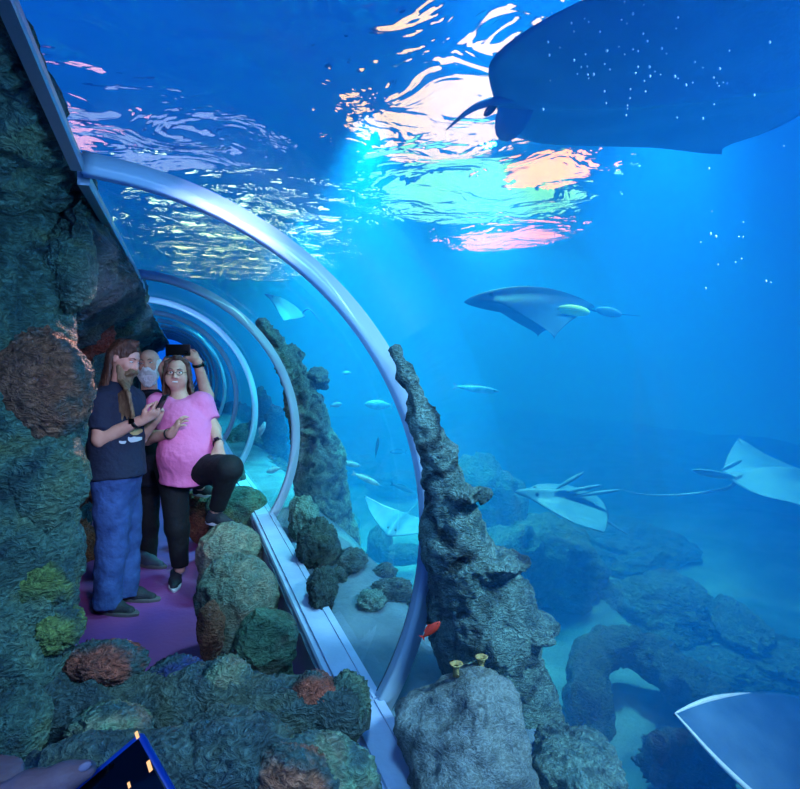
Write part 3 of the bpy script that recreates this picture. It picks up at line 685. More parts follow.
# ------------------------------------------------------------------ rays
def ray_fish(label, c, fwd, side, span, chord, mat, curl=(0, 0), thick=.1, tipy=-.12, tail=None, tail_r=.014, sweep_p=1.25, trail_p=1.7, rim=None, fins=(), name='stingray', head=.06, belly=None):
    """disc with two wings; curl = (minus side, plus side) lift of the wing tips"""
    fwd = Vector(fwd).normalized(); side = Vector(side); side = (side - fwd * side.dot(fwd)).normalized(); nrm = side.cross(fwd).normalized()
    if nrm.z < 0: nrm = -nrm
    c = Vector(c); t = thing(name, label, 'ray', c)
    def P(u, v, s):
        a = abs(u); yl = .5 + (tipy - .5) * a ** sweep_p + head * math.exp(-(u / .10) ** 2); yt = -.5 + (tipy + .5) * a ** trail_p
        y = (yt + (yl - yt) * v) * chord; w = curl[0] if u < 0 else curl[1]
        th = thick * (1 - a) ** 1.1 * math.sin(PI * min(max(v, 0), 1)) ** .7 * (1 + .7 * math.exp(-(u / .13) ** 2)) * (1 if s > 0 else .55) + .003 * math.sin(PI * v) ** .3
        z = w * a ** 2.1 * span / 2 + .012 * chord * math.sin(a * 9 + v * 5) * a
        return c + side * (u * span / 2) + fwd * y + nrm * (z + s * th * .5)
    NU, NV = 56, 26; vs = []; fs = []
    for s in (1, -1):
        b = len(vs)
        for i in range(NU + 1):
            for j in range(NV + 1): vs.append(P(-1 + 2 * i / NU, j / NV, s))
        for i in range(NU):
            for j in range(NV):
                a = b + i * (NV + 1) + j; q = [a, a + 1, a + NV + 2, a + NV + 1]; fs.append(q if s > 0 else q[::-1])
    bm = bmesh.new(); bvs = [bm.verts.new(v) for v in vs]
    for q in fs:
        try: bm.faces.new([bvs[i] for i in q])
        except ValueError: pass
    bmesh.ops.remove_doubles(bm, verts=bm.verts[:], dist=.0025); bm.normal_update()
    bm.verts.index_update(); vv = [v.co.copy() for v in bm.verts]; ff = [[v.index for v in f.verts] for f in bm.faces]; bm.free()
    o = mesh_obj('body', vv, ff, mat, t); fix_normals(o)
    if tail:
        pts = [c - fwd * chord * .40] + [Vector(p) for p in tail]; n = len(pts)
        # smooth path
        path = []
        for i in range(n - 1):
            p0, p1, p2, p3 = pts[max(i - 1, 0)], pts[i], pts[i + 1], pts[min(i + 2, n - 1)]
            for k in range(8):
                u = k / 8; path.append(.5 * ((2 * p1) + (p2 - p0) * u + (2 * p0 - 5 * p1 + 4 * p2 - p3) * u * u + (3 * p1 - p0 - 3 * p2 + p3) * u ** 3))
        path.append(pts[-1]); m_ = len(path)
        MB().tube(path, [max(.002, tail_r * (1 - i / m_)) for i in range(m_)], 8).build('tail', mat, t)
    for (u, v) in ((.09, .86), (-.09, .86)):
        MB().ball(P(u, v, 1), .022 * chord).build('eye', M['black_plastic'], t)
    if rim:
        for (u0, u1, which) in rim:
            pts = []
            for k in range(25):
                u = u0 + (u1 - u0) * k / 24; pts.append(P(u, .985 if which == 'lead' else .015, 0))
            MB().tube(pts, [.003 + .011 * chord * math.sin(PI * (k + .5) / 25) for k in range(25)], 8).build('wing_edge', M['ray_edge'], t, label='white wing edge')
    for (q0, q1, w, mt, nm, lab) in fins:
        d_ = (Vector(q1) - Vector(q0)); L_ = d_.length; d_.normalize(); sd = (nrm * .6 + side * .8).cross(d_).normalized()
        MB().ball((Vector(q0) + Vector(q1)) / 2, (L_ / 2, w, .018), (d_, sd, d_.cross(sd))).build(nm, mt, t, label=lab)
    return t
HF = Vector((FWD.x, FWD.y, 0)).normalized(); ZZ = Vector((0, 0, 1))
c = U(495, 98, 3.0) + RIGHT * .84 - HF * .22
ray_fish('huge ray gliding overhead at top right, seen from below', c, RIGHT * 1 - HF * .28 - ZZ * .0, HF, 2.0, 1.75, M['ray_belly'], (.0, -.05), .24, .22,
         tail=[U(478, 106, 3.0), U(446, 130, 3.1)], tail_r=.035, sweep_p=1.5, trail_p=4, head=.04,
         fins=[(U(530, 120, 3.1), U(500, 104, 3.1), .16, M['ray_belly'], 'pelvic_fin', None), (U(497, 103, 3.0), U(484, 116, 3.0), .02, M['dark_fish'], 'clasper', None)])
ray_fish('dark ray with pale yellow fin, gliding in open water under the light patch', U(535, 305, 6.0), -RIGHT + HF * .12 + ZZ * .05, HF * .9 - ZZ * .1, 1.35, 1.15, M['dark_fish'], (-.62, -.30), .22, -.10,
         tail=[U(600, 312, 6.0), U(640, 316, 6.1)], fins=[(U(558, 308, 5.45), U(590, 313, 5.45), .055, M['ray_spot'], 'pelvic_fin', 'pale yellow fin'), (U(596, 309, 5.6), U(622, 315, 5.6), .05, M['ray_pale'], 'tail_fin', 'pale fin')], head=.12)
ray_fish('pale ray with rippling raised wing, swimming left above the hazy mounds', U(566, 500, 5.2), -RIGHT + ZZ * .18 - HF * .1, HF * .85 + ZZ * .42, 1.0, .74, M['ray_pale'], (.25, -.5), .12, -.18,
         tail=[U(606, 520, 5.2), U(632, 537, 5.2)], tail_r=.03, head=.14,
         fins=[(U(556, 489, 5.1), U(584, 472, 5.1), .025, M['ray_pale'], 'wing_frill', None), (U(566, 492, 5.1), U(602, 485, 5.1), .025, M['ray_pale'], 'wing_frill', None), (U(574, 496, 5.1), U(620, 490, 5.1), .02, M['ray_pale'], 'wing_frill', None)])
ray_fish('pale ray with long whip tail, swimming out of the right edge', U(778, 480, 5.0), RIGHT - HF * .15 - ZZ * .02, HF * .95 + ZZ * .2, 1.25, .8, M['ray_pale'], (.1, .22), .14, -.12,
         tail=[U(728, 488, 5.0), U(690, 494, 5.0), U(650, 495, 5.1), U(618, 489, 5.2)], tail_r=.02, head=.05,
         fins=[(U(735, 478, 4.95), U(692, 470, 4.9), .05, M['ray_pale'], 'pelvic_fin', None), (U(722, 470, 4.95), U(742, 460, 4.95), .03, M['ray_pale'], 'dorsal_fin', None)])
c = U(850, 790, 2.5); tip = U(660, 690, 2.62)
ray_fish('large bright edged ray sweeping over the sand at bottom right corner', c, -RIGHT * .30 - ZZ * .45 - HF * .95, tip - c, 2 * (tip - c).length, .80, M['ray_grey'], (.12, .10), .16, .12,
         tail=[U(860, 700, 2.9), U(900, 660, 3.0)], rim=[(.15, 1.0, 'lead'), (.45, .99, 'trail'), (-.15, -1.0, 'lead')])
c = U(398, 524, 6.2)
ray_fish('grey ray with white wing edge, gliding low over the turquoise sand', c, -RIGHT * .3 - HF * .9 - ZZ * .1, -RIGHT * .95 + HF * .3 + ZZ * .28, .86, .6, M['ray_grey'], (.35, .35), .1, -.05,
         tail=[c + HF * .8 + ZZ * .1 + RIGHT * .3], rim=[(.95, .1, 'trail'), (-.1, -.9, 'trail')])
c = U(286, 306, 7.0)
ray_fish('slim ray high in the water seen through the nearest ring', c, -RIGHT * .8 + ZZ * .45 - HF * .2, RIGHT * .35 + HF * .9, .62, .5, M['ray_grey'], (-.3, -.3), .07, -.1,
         tail=[U(266, 292, 7.0) + RIGHT * .5 - ZZ * .2, U(320, 322, 7.2)], rim=[(.1, .95, 'trail')])

# ------------------------------------------------------------------ small fish
def fish(label, px, py, d, length, dirv, mat, deep=.32, wide=.16, name='fish', group=None):
    c = U(px, py, d); X = Vector(dirv).normalized(); Y = ZZ.cross(X)
    if Y.length < .2: Y = RIGHT.copy()
    Y.normalize(); Zl = X.cross(Y); L_ = length; t = thing(name, label, 'fish', c, group); n = 14; vs = []; fs = []
    prof = [(.5, .02), (.44, .38), (.34, .72), (.2, .96), (.05, 1), (-.12, .85), (-.26, .56), (-.36, .3), (-.40, .24)]
    for (x, r) in prof:
        for k in range(n):
            a = 2 * PI * k / n; vs.append(c + X * (x * L_) + Y * (math.cos(a) * r * wide * L_ / 2) + Zl * (math.sin(a) * r * deep * L_ / 2))
    for i in range(len(prof) - 1):
        for k in range(n): fs.append([i * n + k, i * n + (k + 1) % n, (i + 1) * n + (k + 1) % n, (i + 1) * n + k])
    fs.append(list(range(n))); fs.append([(len(prof) - 1) * n + k for k in range(n)][::-1])
    o = mesh_obj('body', vs, fs, mat, t); fix_normals(o)
    def fin(nm, poly):
        q = []; w = .012 * L_
        for s in (1, -1): q += [c + X * (x * L_) + Zl * (z * L_) + Y * (s * w) for (x, z) in poly]
        m_ = len(poly); f = [list(range(m_)), [m_ + i for i in range(m_)][::-1]] + [[i, (i + 1) % m_, m_ + (i + 1) % m_, m_ + i] for i in range(m_)]
        mesh_obj(nm, q, f, mat, t, smooth=False)
    h = deep / 2
    fin('tail_fin', [(-.38, .03), (-.5, h * .95), (-.46, 0), (-.5, -h * .95), (-.38, -.03)])
    fin('dorsal_fin', [(.18, h * .85), (.05, h * 1.45), (-.22, h * .95), (-.25, h * .5)])
    for s in (1, -1): MB().ball(c + X * (.38 * L_) + Y * (s * wide * .27 * L_) + Zl * (.1 * deep * L_), .022 * L_, None, 8, 6).build('eye', M['black_plastic'], t)
    return t
fish('small bright red fish beside the reef ridge and nearest ring', 431, 630, 2.0, .085, RIGHT * .75 + ZZ * .7, M['red_fish'], .34)
F_ = [(476, 389, 7.0, .55, RIGHT - ZZ * .12, 'silver_fish', 'slim silver fish alone in open water right of the reef top', .16),
      (379, 405, 7.0, .34, -RIGHT + ZZ * .05, 'silver_fish', 'largest pale fish inside the nearest ring, swimming alone', .34),
      (316, 372, 5.2, .13, RIGHT, 'silver_fish', 'small pale fish at the tip of the ledged ridge', .45),
      (347, 373, 7.5, .12, -RIGHT, 'silver_fish', 'tiny pale fish in open water right of the ledged ridge tip', .4),
      (336, 405, 6.6, .14, RIGHT + ZZ * .2, 'silver_fish', 'small pale fish in the blue gap beside the ledged ridge', .4),
      (377, 447, 6.4, .22, ZZ + RIGHT * .15, 'dark_fish', 'greenish fish swimming nearly upright inside the nearest ring', .3),
      (350, 464, 6.0, .22, RIGHT - ZZ * .2, 'silver_fish', 'silver fish by the ledged ridge foot, nose dipped', .26),
      (366, 479, 5.8, .3, RIGHT - ZZ * .45, 'silver_fish', 'long silver fish diving above the gliding grey ray', .2),
      (402, 488, 7.2, .3, RIGHT - ZZ * .4, 'dark_fish', 'dark slim fish diving close to the nearest ring', .2),
      (340, 500, 5.8, .22, -RIGHT + ZZ * .2, 'silver_fish', 'silver fish over the sand left of the gliding ray', .24),
      (330, 455, 8.0, .3, RIGHT + ZZ * .1, 'dark_fish', 'dark fish half hidden behind the ledged ridge', .28),
      (398, 452, 9.0, .26, -RIGHT, 'dark_fish', 'faint dark fish near the ring at mid height', .3),
      (262, 430, 6.8, .2, RIGHT * .4 + ZZ, 'silver_fish', 'pale fish rising inside the second ring by the coral knobs', .3),
      (274, 470, 6.4, .18, -RIGHT - ZZ * .3, 'silver_fish', 'pale fish low inside the second ring', .35)]
for (px, py, d, l, dv, mt, lab, dp) in F_: fish(lab, px, py, d, l, dv, M[mt], dp)

# ------------------------------------------------------------------ air bubbles
M['bubble'] = simple('bubble_white', (225, 240, 250), .2, spec=.8)
bub = MB().ball((0, 0, 0), 1, None, 8, 6); proto = mesh_obj('air_bubble', bub.v, bub.f, M['bubble']); first = True
rb = random.Random(3)
for k in range(90):
    if k < 52:
        u = rb.random(); px, py = 590 + 95 * u + rb.gauss(0, 42), 20 + 75 * u + rb.gauss(0, 24)
    elif k < 74: px, py = 540 + rb.random() * 130, rb.random() * 130
    else: px, py = 690 + rb.random() * 110, 100 + rb.random() * 190
    if k < 74 and (px < 525 or py > 128): px, py = 560 + rb.random() * 120, 15 + rb.random() * 90
    d = 1.75 + rb.random() * .25; r = (.0016 + .0022 * rb.random() ** 2)
    o = proto if first else proto.copy()
    if not first: COL.objects.link(o)
    first = False
    o.location = U(px, py, d); o.scale = (r, r, r * 1.5)
    tag(o, 'tiny white air bubble drifting before the huge overhead ray', 'bubble', 'air bubbles under the huge ray')

# ------------------------------------------------------------------ people
def head_prims(c, f, up, s=1.0, k=.014):
    """c: centre of the head; f: where the face points; up: crown direction"""
    f = Vector(f).normalized(); up = Vector(up); up = (up - f * up.dot(f)).normalized(); r = f.cross(up).normalized(); c = Vector(c)
    A = (r, f, up)
    def p(x, y, z): return c + (r * x + f * y + up * z) * s
    q = [el(p(0, -.012, .035), (.076 * s, .096 * s, .086 * s), A, .03), el(p(0, .018, -.035), (.064 * s, .074 * s, .082 * s), A, .03),
         el(p(0, .045, -.088), (.034 * s, .036 * s, .026 * s), A, .03),                      # chin
         el(p(0, .080, .028), (.056 * s, .016 * s, .012 * s), A, .015),                      # brow
         rc(p(0, .086, .018), p(0, .108, -.022), .010 * s, .014 * s, .012), el(p(.013, .096, -.027), (.009 * s, .009 * s, .008 * s), A, .008), el(p(-.013, .096, -.027), (.009 * s, .009 * s, .008 * s), A, .008),
         el(p(.038, .066, -.022), (.026 * s, .02 * s, .02 * s), A, .02), el(p(-.038, .066, -.022), (.026 * s, .02 * s, .02 * s), A, .02),
         el(p(.031, .098, .012), (.017 * s, .016 * s, .011 * s), A, .012, -1), el(p(-.031, .098, .012), (.017 * s, .016 * s, .011 * s), A, .012, -1),
         el(p(.078, -.006, -.002), (.010 * s, .022 * s, .032 * s), A, .008), el(p(-.078, -.006, -.002), (.010 * s, .022 * s, .032 * s), A, .008)]
    return q, p, A
def face_parts(t, p, A, s=1.0, smile=.5, teeth=False, closed=False):
    r, f, up = A
    for sg in (1, -1):
        e = MB().ball(p(.031 * sg, .079, .010), (.0135 * s, .012 * s, (.0045 if closed else .0095) * s), A, 12, 8).build('eye', M['eye_white'], t)
        MB().ball(p(.031 * sg, .0885, .010), (.006 * s, .0035 * s, (.003 if closed else .006) * s), A, 10, 6).build('iris', M['iris'], e)
        MB().tube([p(.014 * sg, .093, .030), p(.032 * sg, .092, .037), p(.052 * sg, .078, .030)], [.003 * s, .004 * s, .002 * s], 6).build('eyebrow', M['hair_brown'], t)
    m_ = MB().tube([p(x * .01, .089 - abs(x) * .003, -.058 + smile * .0009 * x * x) for x in (-3, -2, -1, 0, 1, 2, 3)], [.002, .005, .006, .0065, .006, .005, .002], 8).build('lips', M['lip'], t)
    if teeth: MB().box(p(0, .0945, -.057), (r, f, up), (.019 * s, .002, .004 * s), .001).build('teeth', M['eye_white'], m_)
def hand_prims(w, d, n, s=1.0, curl=(.5, .6, .7, .8), thumb=.5, right=True, spread=.10, k=.006):
    """w: wrist, d: towards fingers, n: out of the palm (palm faces n); five fingers"""
    d = Vector(d).normalized(); n = Vector(n); n = (n - d * n.dot(d)).normalized(); x = d.cross(n) * (1 if right else -1); w = Vector(w)
    def P(a, b, c_): return w + (x * a + d * b + n * c_) * s
    q = [el(P(0, .048, 0), (.042 * s, .056 * s, .016 * s), (x, d, n), .015), rc(P(0, -.02, 0), P(0, .03, 0), .026 * s, .028 * s, .015)]
    for i, (a, L_, c_) in enumerate(zip((.031, .011, -.010, -.030), (.076, .084, .078, .062), curl)):
        b0 = P(a, .088 - abs(a - .005) * .3, 0); ang = 0; dr = (d + x * spread * (a / .03)).normalized(); pts = [P(a * .8, .05, 0), b0]
        for seg, fr in enumerate((.45, .31, .24)):
            ang += c_ * (1.0, 1.15, .8)[seg]; dd = dr * math.cos(ang) + n * math.sin(ang); pts.append(pts[-1] + dd * (L_ * fr * s))
        q += chain(pts, [.009 * s, .0092 * s, .0085 * s, .0078 * s, .0066 * s], k)
    t0 = P(.026, .022, .006); t1 = P(.046, .050, .012 + .012 * thumb); t2 = t1 + (d * .9 + x * (.35 - .5 * thumb) + n * (.2 + .5 * thumb)).normalized() * .034 * s
    t3 = t2 + (d * .85 + x * (.05 - .7 * thumb) + n * (.1 + .4 * thumb)).normalized() * .028 * s
    return q + chain([t0, t1, t2, t3], [.017 * s, .0125 * s, .0105 * s, .0085 * s], .009)
def sdf_part(name, prims, mat, parent, vox=.007, cuts=(), rough=None, label=None, smooth=1):
    V, F = sdf(prims, vox, cuts, smooth)
    if rough: V = rough_up(V, F, *rough)
    return mesh_obj(name, V, F, mat, parent, label=label)
def strands(paths, r0, r1, k=.006):
    q = []
    for pts in paths:
        n = len(pts) - 1
        for i in range(n): q.append(rc(pts[i], pts[i + 1], r0 + (r1 - r0) * i / n, r0 + (r1 - r0) * (i + 1) / n, k))
    return q
def shoe(t, heel, toe, mat, sole, up=ZZ, s=1.0):
    heel, toe = Vector(heel), Vector(toe); d = (toe - heel).normalized(); up = Vector(up); x = d.cross(up).normalized(); up = x.cross(d).normalized(); L_ = (toe - heel).length
    def P(a, b, c_): return heel + x * (a * L_) + d * (b * L_) + up * (c_ * L_)
    q = [rc(P(0, .14, .14), P(0, .5, .13), .14 * L_, .145 * L_, .03), rc(P(0, .5, .13), P(.01, .84, .09), .145 * L_, .10 * L_, .04), rc(P(0, .15, .16), P(0, .22, .34), .125 * L_, .135 * L_, .03, True), rc(P(0, .25, .26), P(0, .5, .18), .1 * L_, .1 * L_, .03)]
    o = sdf_part('shoe', q, mat, t, .006, [(P(0, 0, .05), -up)])
    b = MB(); vs = []; n = 28
    for h, g in ((0, 1.0), (.055, 1.05), (.085, 1.02)):
        for i in range(n):
            a = 2 * PI * i / n; y = .5 + .53 * math.cos(a); wd = .155 + .03 * (y - .35) - .05 * max(0, y - .8) / .25
            vs.append(P(math.sin(a) * wd * g * (1 if abs(math.cos(a)) < .9 else .98), .5 + (.53 * math.cos(a)) * g, h))
    fs = [list(range(n)), [2 * n + i for i in range(n)][::-1]] + [[j * n + i, j * n + (i + 1) % n, (j + 1) * n + (i + 1) % n, (j + 1) * n + i] for j in range(2) for i in range(n)]
    so = mesh_obj('sole', vs, fs, sole, o, smooth=False); fix_normals(so)
    lc = MB()
    for k in range(4):
        y = .36 + .08 * k; lc.tube([P(-.07, y, .285 - .06 * k), P(0, y + .02, .305 - .06 * k), P(.07, y, .285 - .06 * k)], .008, 6)
    lc.build('laces', sole, o)
    return o
def band(t, c, axis, r, w, mat, name='watch', face=None):
    axis = Vector(axis).normalized(); a = axis.orthogonal().normalized(); b = axis.cross(a); c = Vector(c); vs = []; fs = []; n = 24
    for (rr, h) in ((r, -w), (r + .004, -w), (r + .004, w), (r, w)):
        for i in range(n): vs.append(c + a * (rr * math.cos(2 * PI * i / n)) + b * (rr * math.sin(2 * PI * i / n)) + axis * h)
    for j in range(4):
        for i in range(n): fs.append([j * n + i, j * n + (i + 1) % n, ((j + 1) % 4) * n + (i + 1) % n, ((j + 1) % 4) * n + i])
    o = mesh_obj(name, vs, fs, mat, t); fix_normals(o)
    if face is not None:
        fd = Vector(face); fd = (fd - axis * fd.dot(axis)).normalized()
        MB().box(c + fd * (r + .006), (axis, fd.cross(axis), fd), (.019, .017, .005), .003).build('watch_face', M['phone_glass'], o)
    return o
def phone(label, c, long, short, lx, sx, case, camera_side=None, name='phone'):
    """c centre, long/short axes, half sizes; screen faces long x short"""
    long, short = Vector(long).normalized(), Vector(short); short = (short - long * short.dot(long)).normalized(); nz = long.cross(short); c = Vector(c)
    t = thing(name, label, 'phone', c)
    MB().box(c, (long, short, nz), (lx, sx, .0045), .004).build('case', case, t)
    s_ = MB().box(c + nz * .0046, (long, short, nz), (lx - .004, sx - .004, .0008), .0005).build('screen', M['phone_glass'], t)
    b = MB().box(c - nz * .0055 + long * (lx - .028) + short * (sx - .024), (long, short, nz), (.016, .014, .0015), .001).build('camera_bump', M['phone_glass'], t)
    for k in (-1, 1): MB().tube([c - nz * .0065 + long * (lx - .028 + k * .008) + short * (sx - .024), c - nz * .0085 + long * (lx - .028 + k * .008) + short * (sx - .024)], .006, 14).build('lens', M['iris'], b)
    return t, s_, nz
def J(px, py, d): return U(px, py, d)

# ---- long haired man, in profile, looking down at his phone
dA = 4.0
A_ = thing('person', 'long haired bearded person in navy t-shirt and jeans looking down at a phone', 'person', Vector((U(118, 606, 4.0).x, U(118, 606, 4.0).y, 0)))
hc = J(124.5, 359, dA); hf = RIGHT * .93 - FWD * .26 - ZZ * .42; hu = ZZ * .9 + RIGHT * .35
hp, p, AX = head_prims(hc, hf, hu, 1.02)
sh_n, sh_f = J(101, 402, dA - .10), J(133, 400, dA + .16); el_n, wr_n = J(101, 439, dA - .14), J(141, 420, dA - .16)
el_f, wr_f = J(140, 438, dA + .10), J(157, 418, dA - .02)
q = hp + [rc(J(118, 402, dA), J(121, 376, dA), .062, .056, .03), el(J(118, 420, dA), (.15, .12, .2), (RIGHT, FWD, UP), .05), rc(J(116, 430, dA), J(116, 480, dA), .13, .13, .05),
     rc(sh_n, el_n, .060, .054, .02), rc(el_n, wr_n, .054, .031, .02), rc(sh_f, el_f, .055, .045, .02), rc(el_f, wr_f, .045, .028, .02),
     rc(J(110, 478, dA - .08), J(110, 545, dA - .08), .08, .055, .04), rc(J(110, 545, dA - .08), J(104, 600, dA - .08), .055, .04, .02), rc(J(122, 478, dA + .10), J(126, 540, dA + .1), .08, .055, .04), rc(J(126, 540, dA + .1), J(124, 590, dA + .1), .055, .04, .02)]
q += hand_prims(wr_n + (RIGHT * .02), RIGHT * .8 + ZZ * .5 - FWD * .1, -FWD * -.5 + ZZ * .6 - RIGHT * .4, 1.0, (.35, .5, .6, .7), .6, True)
q += hand_prims(wr_f, ZZ * .6 + RIGHT * .3 - FWD * .2, -RIGHT * .3 - FWD * .8, .95, (.7, .8, .9, .9), .6, False)
sdf_part('body', q, M['skin_a'], A_, .006)
face_parts(A_, p, AX, 1.02, .2, closed=True)
# t-shirt
hem = J(118, 475, dA)
q = [rc(J(118, 401, dA), J(117, 425, dA), .135, .16, .08), el(J(116, 420, dA + .02), (.185, .155, .24), (RIGHT, FWD, UP), .06), rc(J(117, 440, dA), J(117, 500, dA), .174, .192, .06),
     el(J(104, 402, dA - .06), (.09, .09, .085), None, .05), el(J(130, 401, dA + .12), (.09, .09, .085), None, .05),
     rc(sh_n, sh_n.lerp(el_n, .74), .078, .082, .03, True), rc(sh_f, sh_f.lerp(el_f, .74), .076, .08, .03, True), rc(J(119, 398, dA), J(120, 388, dA), .075, .066, .03, True)]
sdf_part('t_shirt', q, M['navy_cotton'], A_, .009, [(hem, -ZZ + RIGHT * .03)], (.010, 5, 3, 4), label='navy blue printed t-shirt')
shirtA = [o for o in A_.children if o.name.startswith('t_shirt')][0]
from mathutils.bvhtree import BVHTree
def decal(name, garment, px0, py0, px1, py1, mat, label, wob=.3, nx=14, ny=6):
    """print that lies on the cloth, following its folds"""
    off = wloc(garment); bv = BVHTree.FromPolygons([v.co + off for v in garment.data.vertices], [list(f.vertices) for f in garment.data.polygons])
    vs = []; fs = []
    for j in range(ny + 1):
        for i in range(nx + 1):
            u = i / nx; v = j / ny; b = wob * (py1 - py0) * (noise.noise(Vector((u * 3, j * .4, px0))))
            o = CAM; d_ = ray(px0 + (px1 - px0) * u, py0 + (py1 - py0) * v * (1 - .5 * abs(2 * u - 1) ** 3) + b).normalized()
            hit, nn, _, _ = bv.ray_cast(o, d_)
            if hit is None: hit = vs[-1] if vs else o
            else: hit = hit - d_ * .003
            vs.append(hit)
    for j in range(ny):
        for i in range(nx): a = j * (nx + 1) + i; fs.append([a, a + 1, a + nx + 2, a + nx + 1])
    n = len(vs); w_ = [v + ray(400, 394).normalized() * .002 for v in vs]
    return mesh_obj(name, vs + w_, fs + [[n + i for i in f][::-1] for f in fs], mat, garment, label=label)
for (x0, y0, x1, y1, mt) in ((133, 423, 142, 428, 'print'), (129, 429, 142.5, 435, 'print'), (128, 437, 142, 442, 'print_white'), (119, 441, 126, 444, 'print_white')):
    decal('chest_print', shirtA, x0, y0, x1, y1, M[mt], 'pale chest print')
# jeans
q = [rc(J(112, 470, dA - .05), J(112, 545, dA - .07), .128, .096, .05), rc(J(112, 545, dA - .07), J(107, 607, dA - .08), .096, .088, .03, True),
     rc(J(123, 470, dA + .07), J(126, 540, dA + .10), .122, .092, .05), rc(J(126, 540, dA + .1), J(126, 596, dA + .10), .092, .082, .03, True), rc(J(116, 462, dA), J(117, 480, dA), .15, .15, .05)]
sdf_part('jeans', q, M['denim'], A_, .009, (), (.012, 6, 8, 4))
def fl(px, d): v = U(px, 600, d); return Vector((v.x, v.y, 0.0))
shoe(A_, fl(96, 3.96), fl(96, 3.96) + (RIGHT * .9 - HF * .22).normalized() * .31, M['shoe_dark'], M['sole_grey'])
shoe(A_, fl(118, 4.16), fl(118, 4.16) + (RIGHT * .95 - HF * .12).normalized() * .30, M['shoe_dark'], M['sole_grey'])
# hair
rnd = random.Random(5); paths = []
for k in range(46):
    a = -1.36 + 2.72 * k / 45          # around the back of the head, 0 = straight back
    ca, sa = math.cos(a), math.sin(a)
    p0 = p(sa * .018, .045 - .03 * abs(a), .122); p1 = p(sa * .072, .012 - ca * .08 - .0, .085); p2 = p(sa * .088, -.012 - ca * .098, .01)
    dn = .21 + .06 * rnd.random()
    base = p2 - ZZ * .09 + (p2 - p(0, 0, .01)) * .15
    p4 = base - ZZ * dn - RIGHT * (.015 + .03 * rnd.random()) + ((p2 - p(0, 0, 0)) * .25)
    paths.append([p0, p1, p2, base, p4])
q = strands(paths, .017, .009, .008)
q.append(el(p(0, -.012, .038), (.085, .107, .094), AX, .01, cut=[(p(0, .066, .060), AX[1] * 1 - AX[2] * .25), (p(0, .02, .0), AX[1] * .8 - AX[2])]))
sdf_part('hair', q, M['hair_brown'], A_, .006, (), (.006, 30, 4, 3), label='long dark brown hair')
paths = []
for k in range(26):
    u = -1 + 2 * k / 25
    p0 = p(u * .062, .075 - .05 * u * u, -.075 + .03 * u * u); p1 = p(u * .050, .088 - .03 * u * u, -.125); p2 = p1 - ZZ * .09 - FWD * .14 + RIGHT * (.045 + .075 * u); p3 = p2 - ZZ * (.10 + .06 * rnd.random()) - FWD * .02 + RIGHT * (.01 + .03 * u)
    paths.append([p0, p1, p2, p3])
    if abs(u) < .65: paths.append([p(u * .05, .095, -.046 - .012 * abs(u)), p(u * .07, .088, -.075)])
sdf_part('beard', strands(paths, .014, .007, .010), M['beard_blond'], A_, .006, (), (.005, 30, 2, 3), label='long blond brown beard')
band(A_, wr_n.lerp(el_n, .14), wr_n - el_n, .034, .012, M['black_plastic'], 'watch', -FWD + ZZ * .5)
pc = J(161, 404, dA - .16)
phone('dark phone held in profile by the long haired person', pc, ZZ * .75 + RIGHT * .5 - FWD * .2, FWD * .9 + RIGHT * .1, .075, .036, M['black_plastic'])

# ---- white bearded man at the back, holding up a phone
dB = 4.92
B_ = thing('person', 'bald person with white beard in black clothes at the back, holding up a phone', 'person', Vector((U(150, 567, dB).x, U(150, 567, dB).y, 0)))
hc = J(149.5, 365, dB); hf = -FWD + RIGHT * .12 + ZZ * .02; hu = ZZ - RIGHT * .10
hp, p, AX = head_prims(hc, hf, hu, 1.05)
shr, shl = J(133, 402, dB), J(178, 402, dB); elr, wrr = J(171, 400, dB - .20), J(162, 368, dB - .22)
ell, wrl = J(207, 396, dB - .18), J(197, 361, dB - .30)
q = hp + [rc(J(150, 402, dB), J(149, 380, dB), .066, .062, .03), el(J(152, 425, dB), (.18, .12, .25), (RIGHT, FWD, UP), .05), rc(J(152, 440, dB), J(154, 475, dB), .15, .15, .05),
     rc(shr, elr, .055, .045, .02), rc(elr, wrr, .045, .028, .02), rc(shl, ell, .058, .050, .02), rc(ell, wrl, .050, .034, .02),
     rc(J(146, 475, dB), J(148, 525, dB - .02), .08, .055, .03), rc(J(148, 525, dB - .02), J(147, 562, dB), .055, .04, .02),
     rc(J(164, 475, dB), J(190, 462, dB - .30), .08, .055, .03), rc(J(190, 462, dB - .30), J(200, 486, dB - .06), .055, .04, .02)]
q += hand_prims(wrr, ZZ * .9 + RIGHT * .35, -FWD * -.3 + RIGHT * .5, .9, (.3, .4, .6, .7), .4, True)
q += hand_prims(wrl, ZZ * .62 - RIGHT * .78, FWD * .75 - ZZ * .2, 1.0, (.5, .55, .6, .65), .5, False)
sdf_part('body', q, M['skin_b'], B_, .006)
face_parts(B_, p, AX, 1.05, .6, True, closed=True)
paths = []
for k in range(30):
    u = -1 + 2 * k / 29; p0 = p(u * .078, .045 - .04 * u * u, -.050 + .075 * u * u); p1 = p(u * .070, .078 - .03 * u * u, -.105 + .03 * u * u); p2 = p(u * .042, .080 - .02 * u * u, -.165 + .03 * u * u + .01 * rnd.random())
    paths.append([p0, p1, p2])
    if abs(u) < .6: paths.append([p(u * .012, .100, -.042), p(u * .075, .086, -.066)])
sdf_part('beard', strands(paths, .018, .013, .012), M['beard_white'], B_, .006, (), (.006, 34, 6, 3), label='short full white beard')
q = [el(J(152, 415, dB), (.23, .15, .2), (RIGHT, FWD, UP), .06), rc(J(152, 430, dB), J(154, 480, dB), .19, .18, .06), rc(shr, shr.lerp(elr, .7), .075, .075, .03, True), rc(shl, shl.lerp(ell, .5), .078, .08, .03, True), rc(J(150, 400, dB), J(149.5, 390, dB), .08, .074, .03, True)]
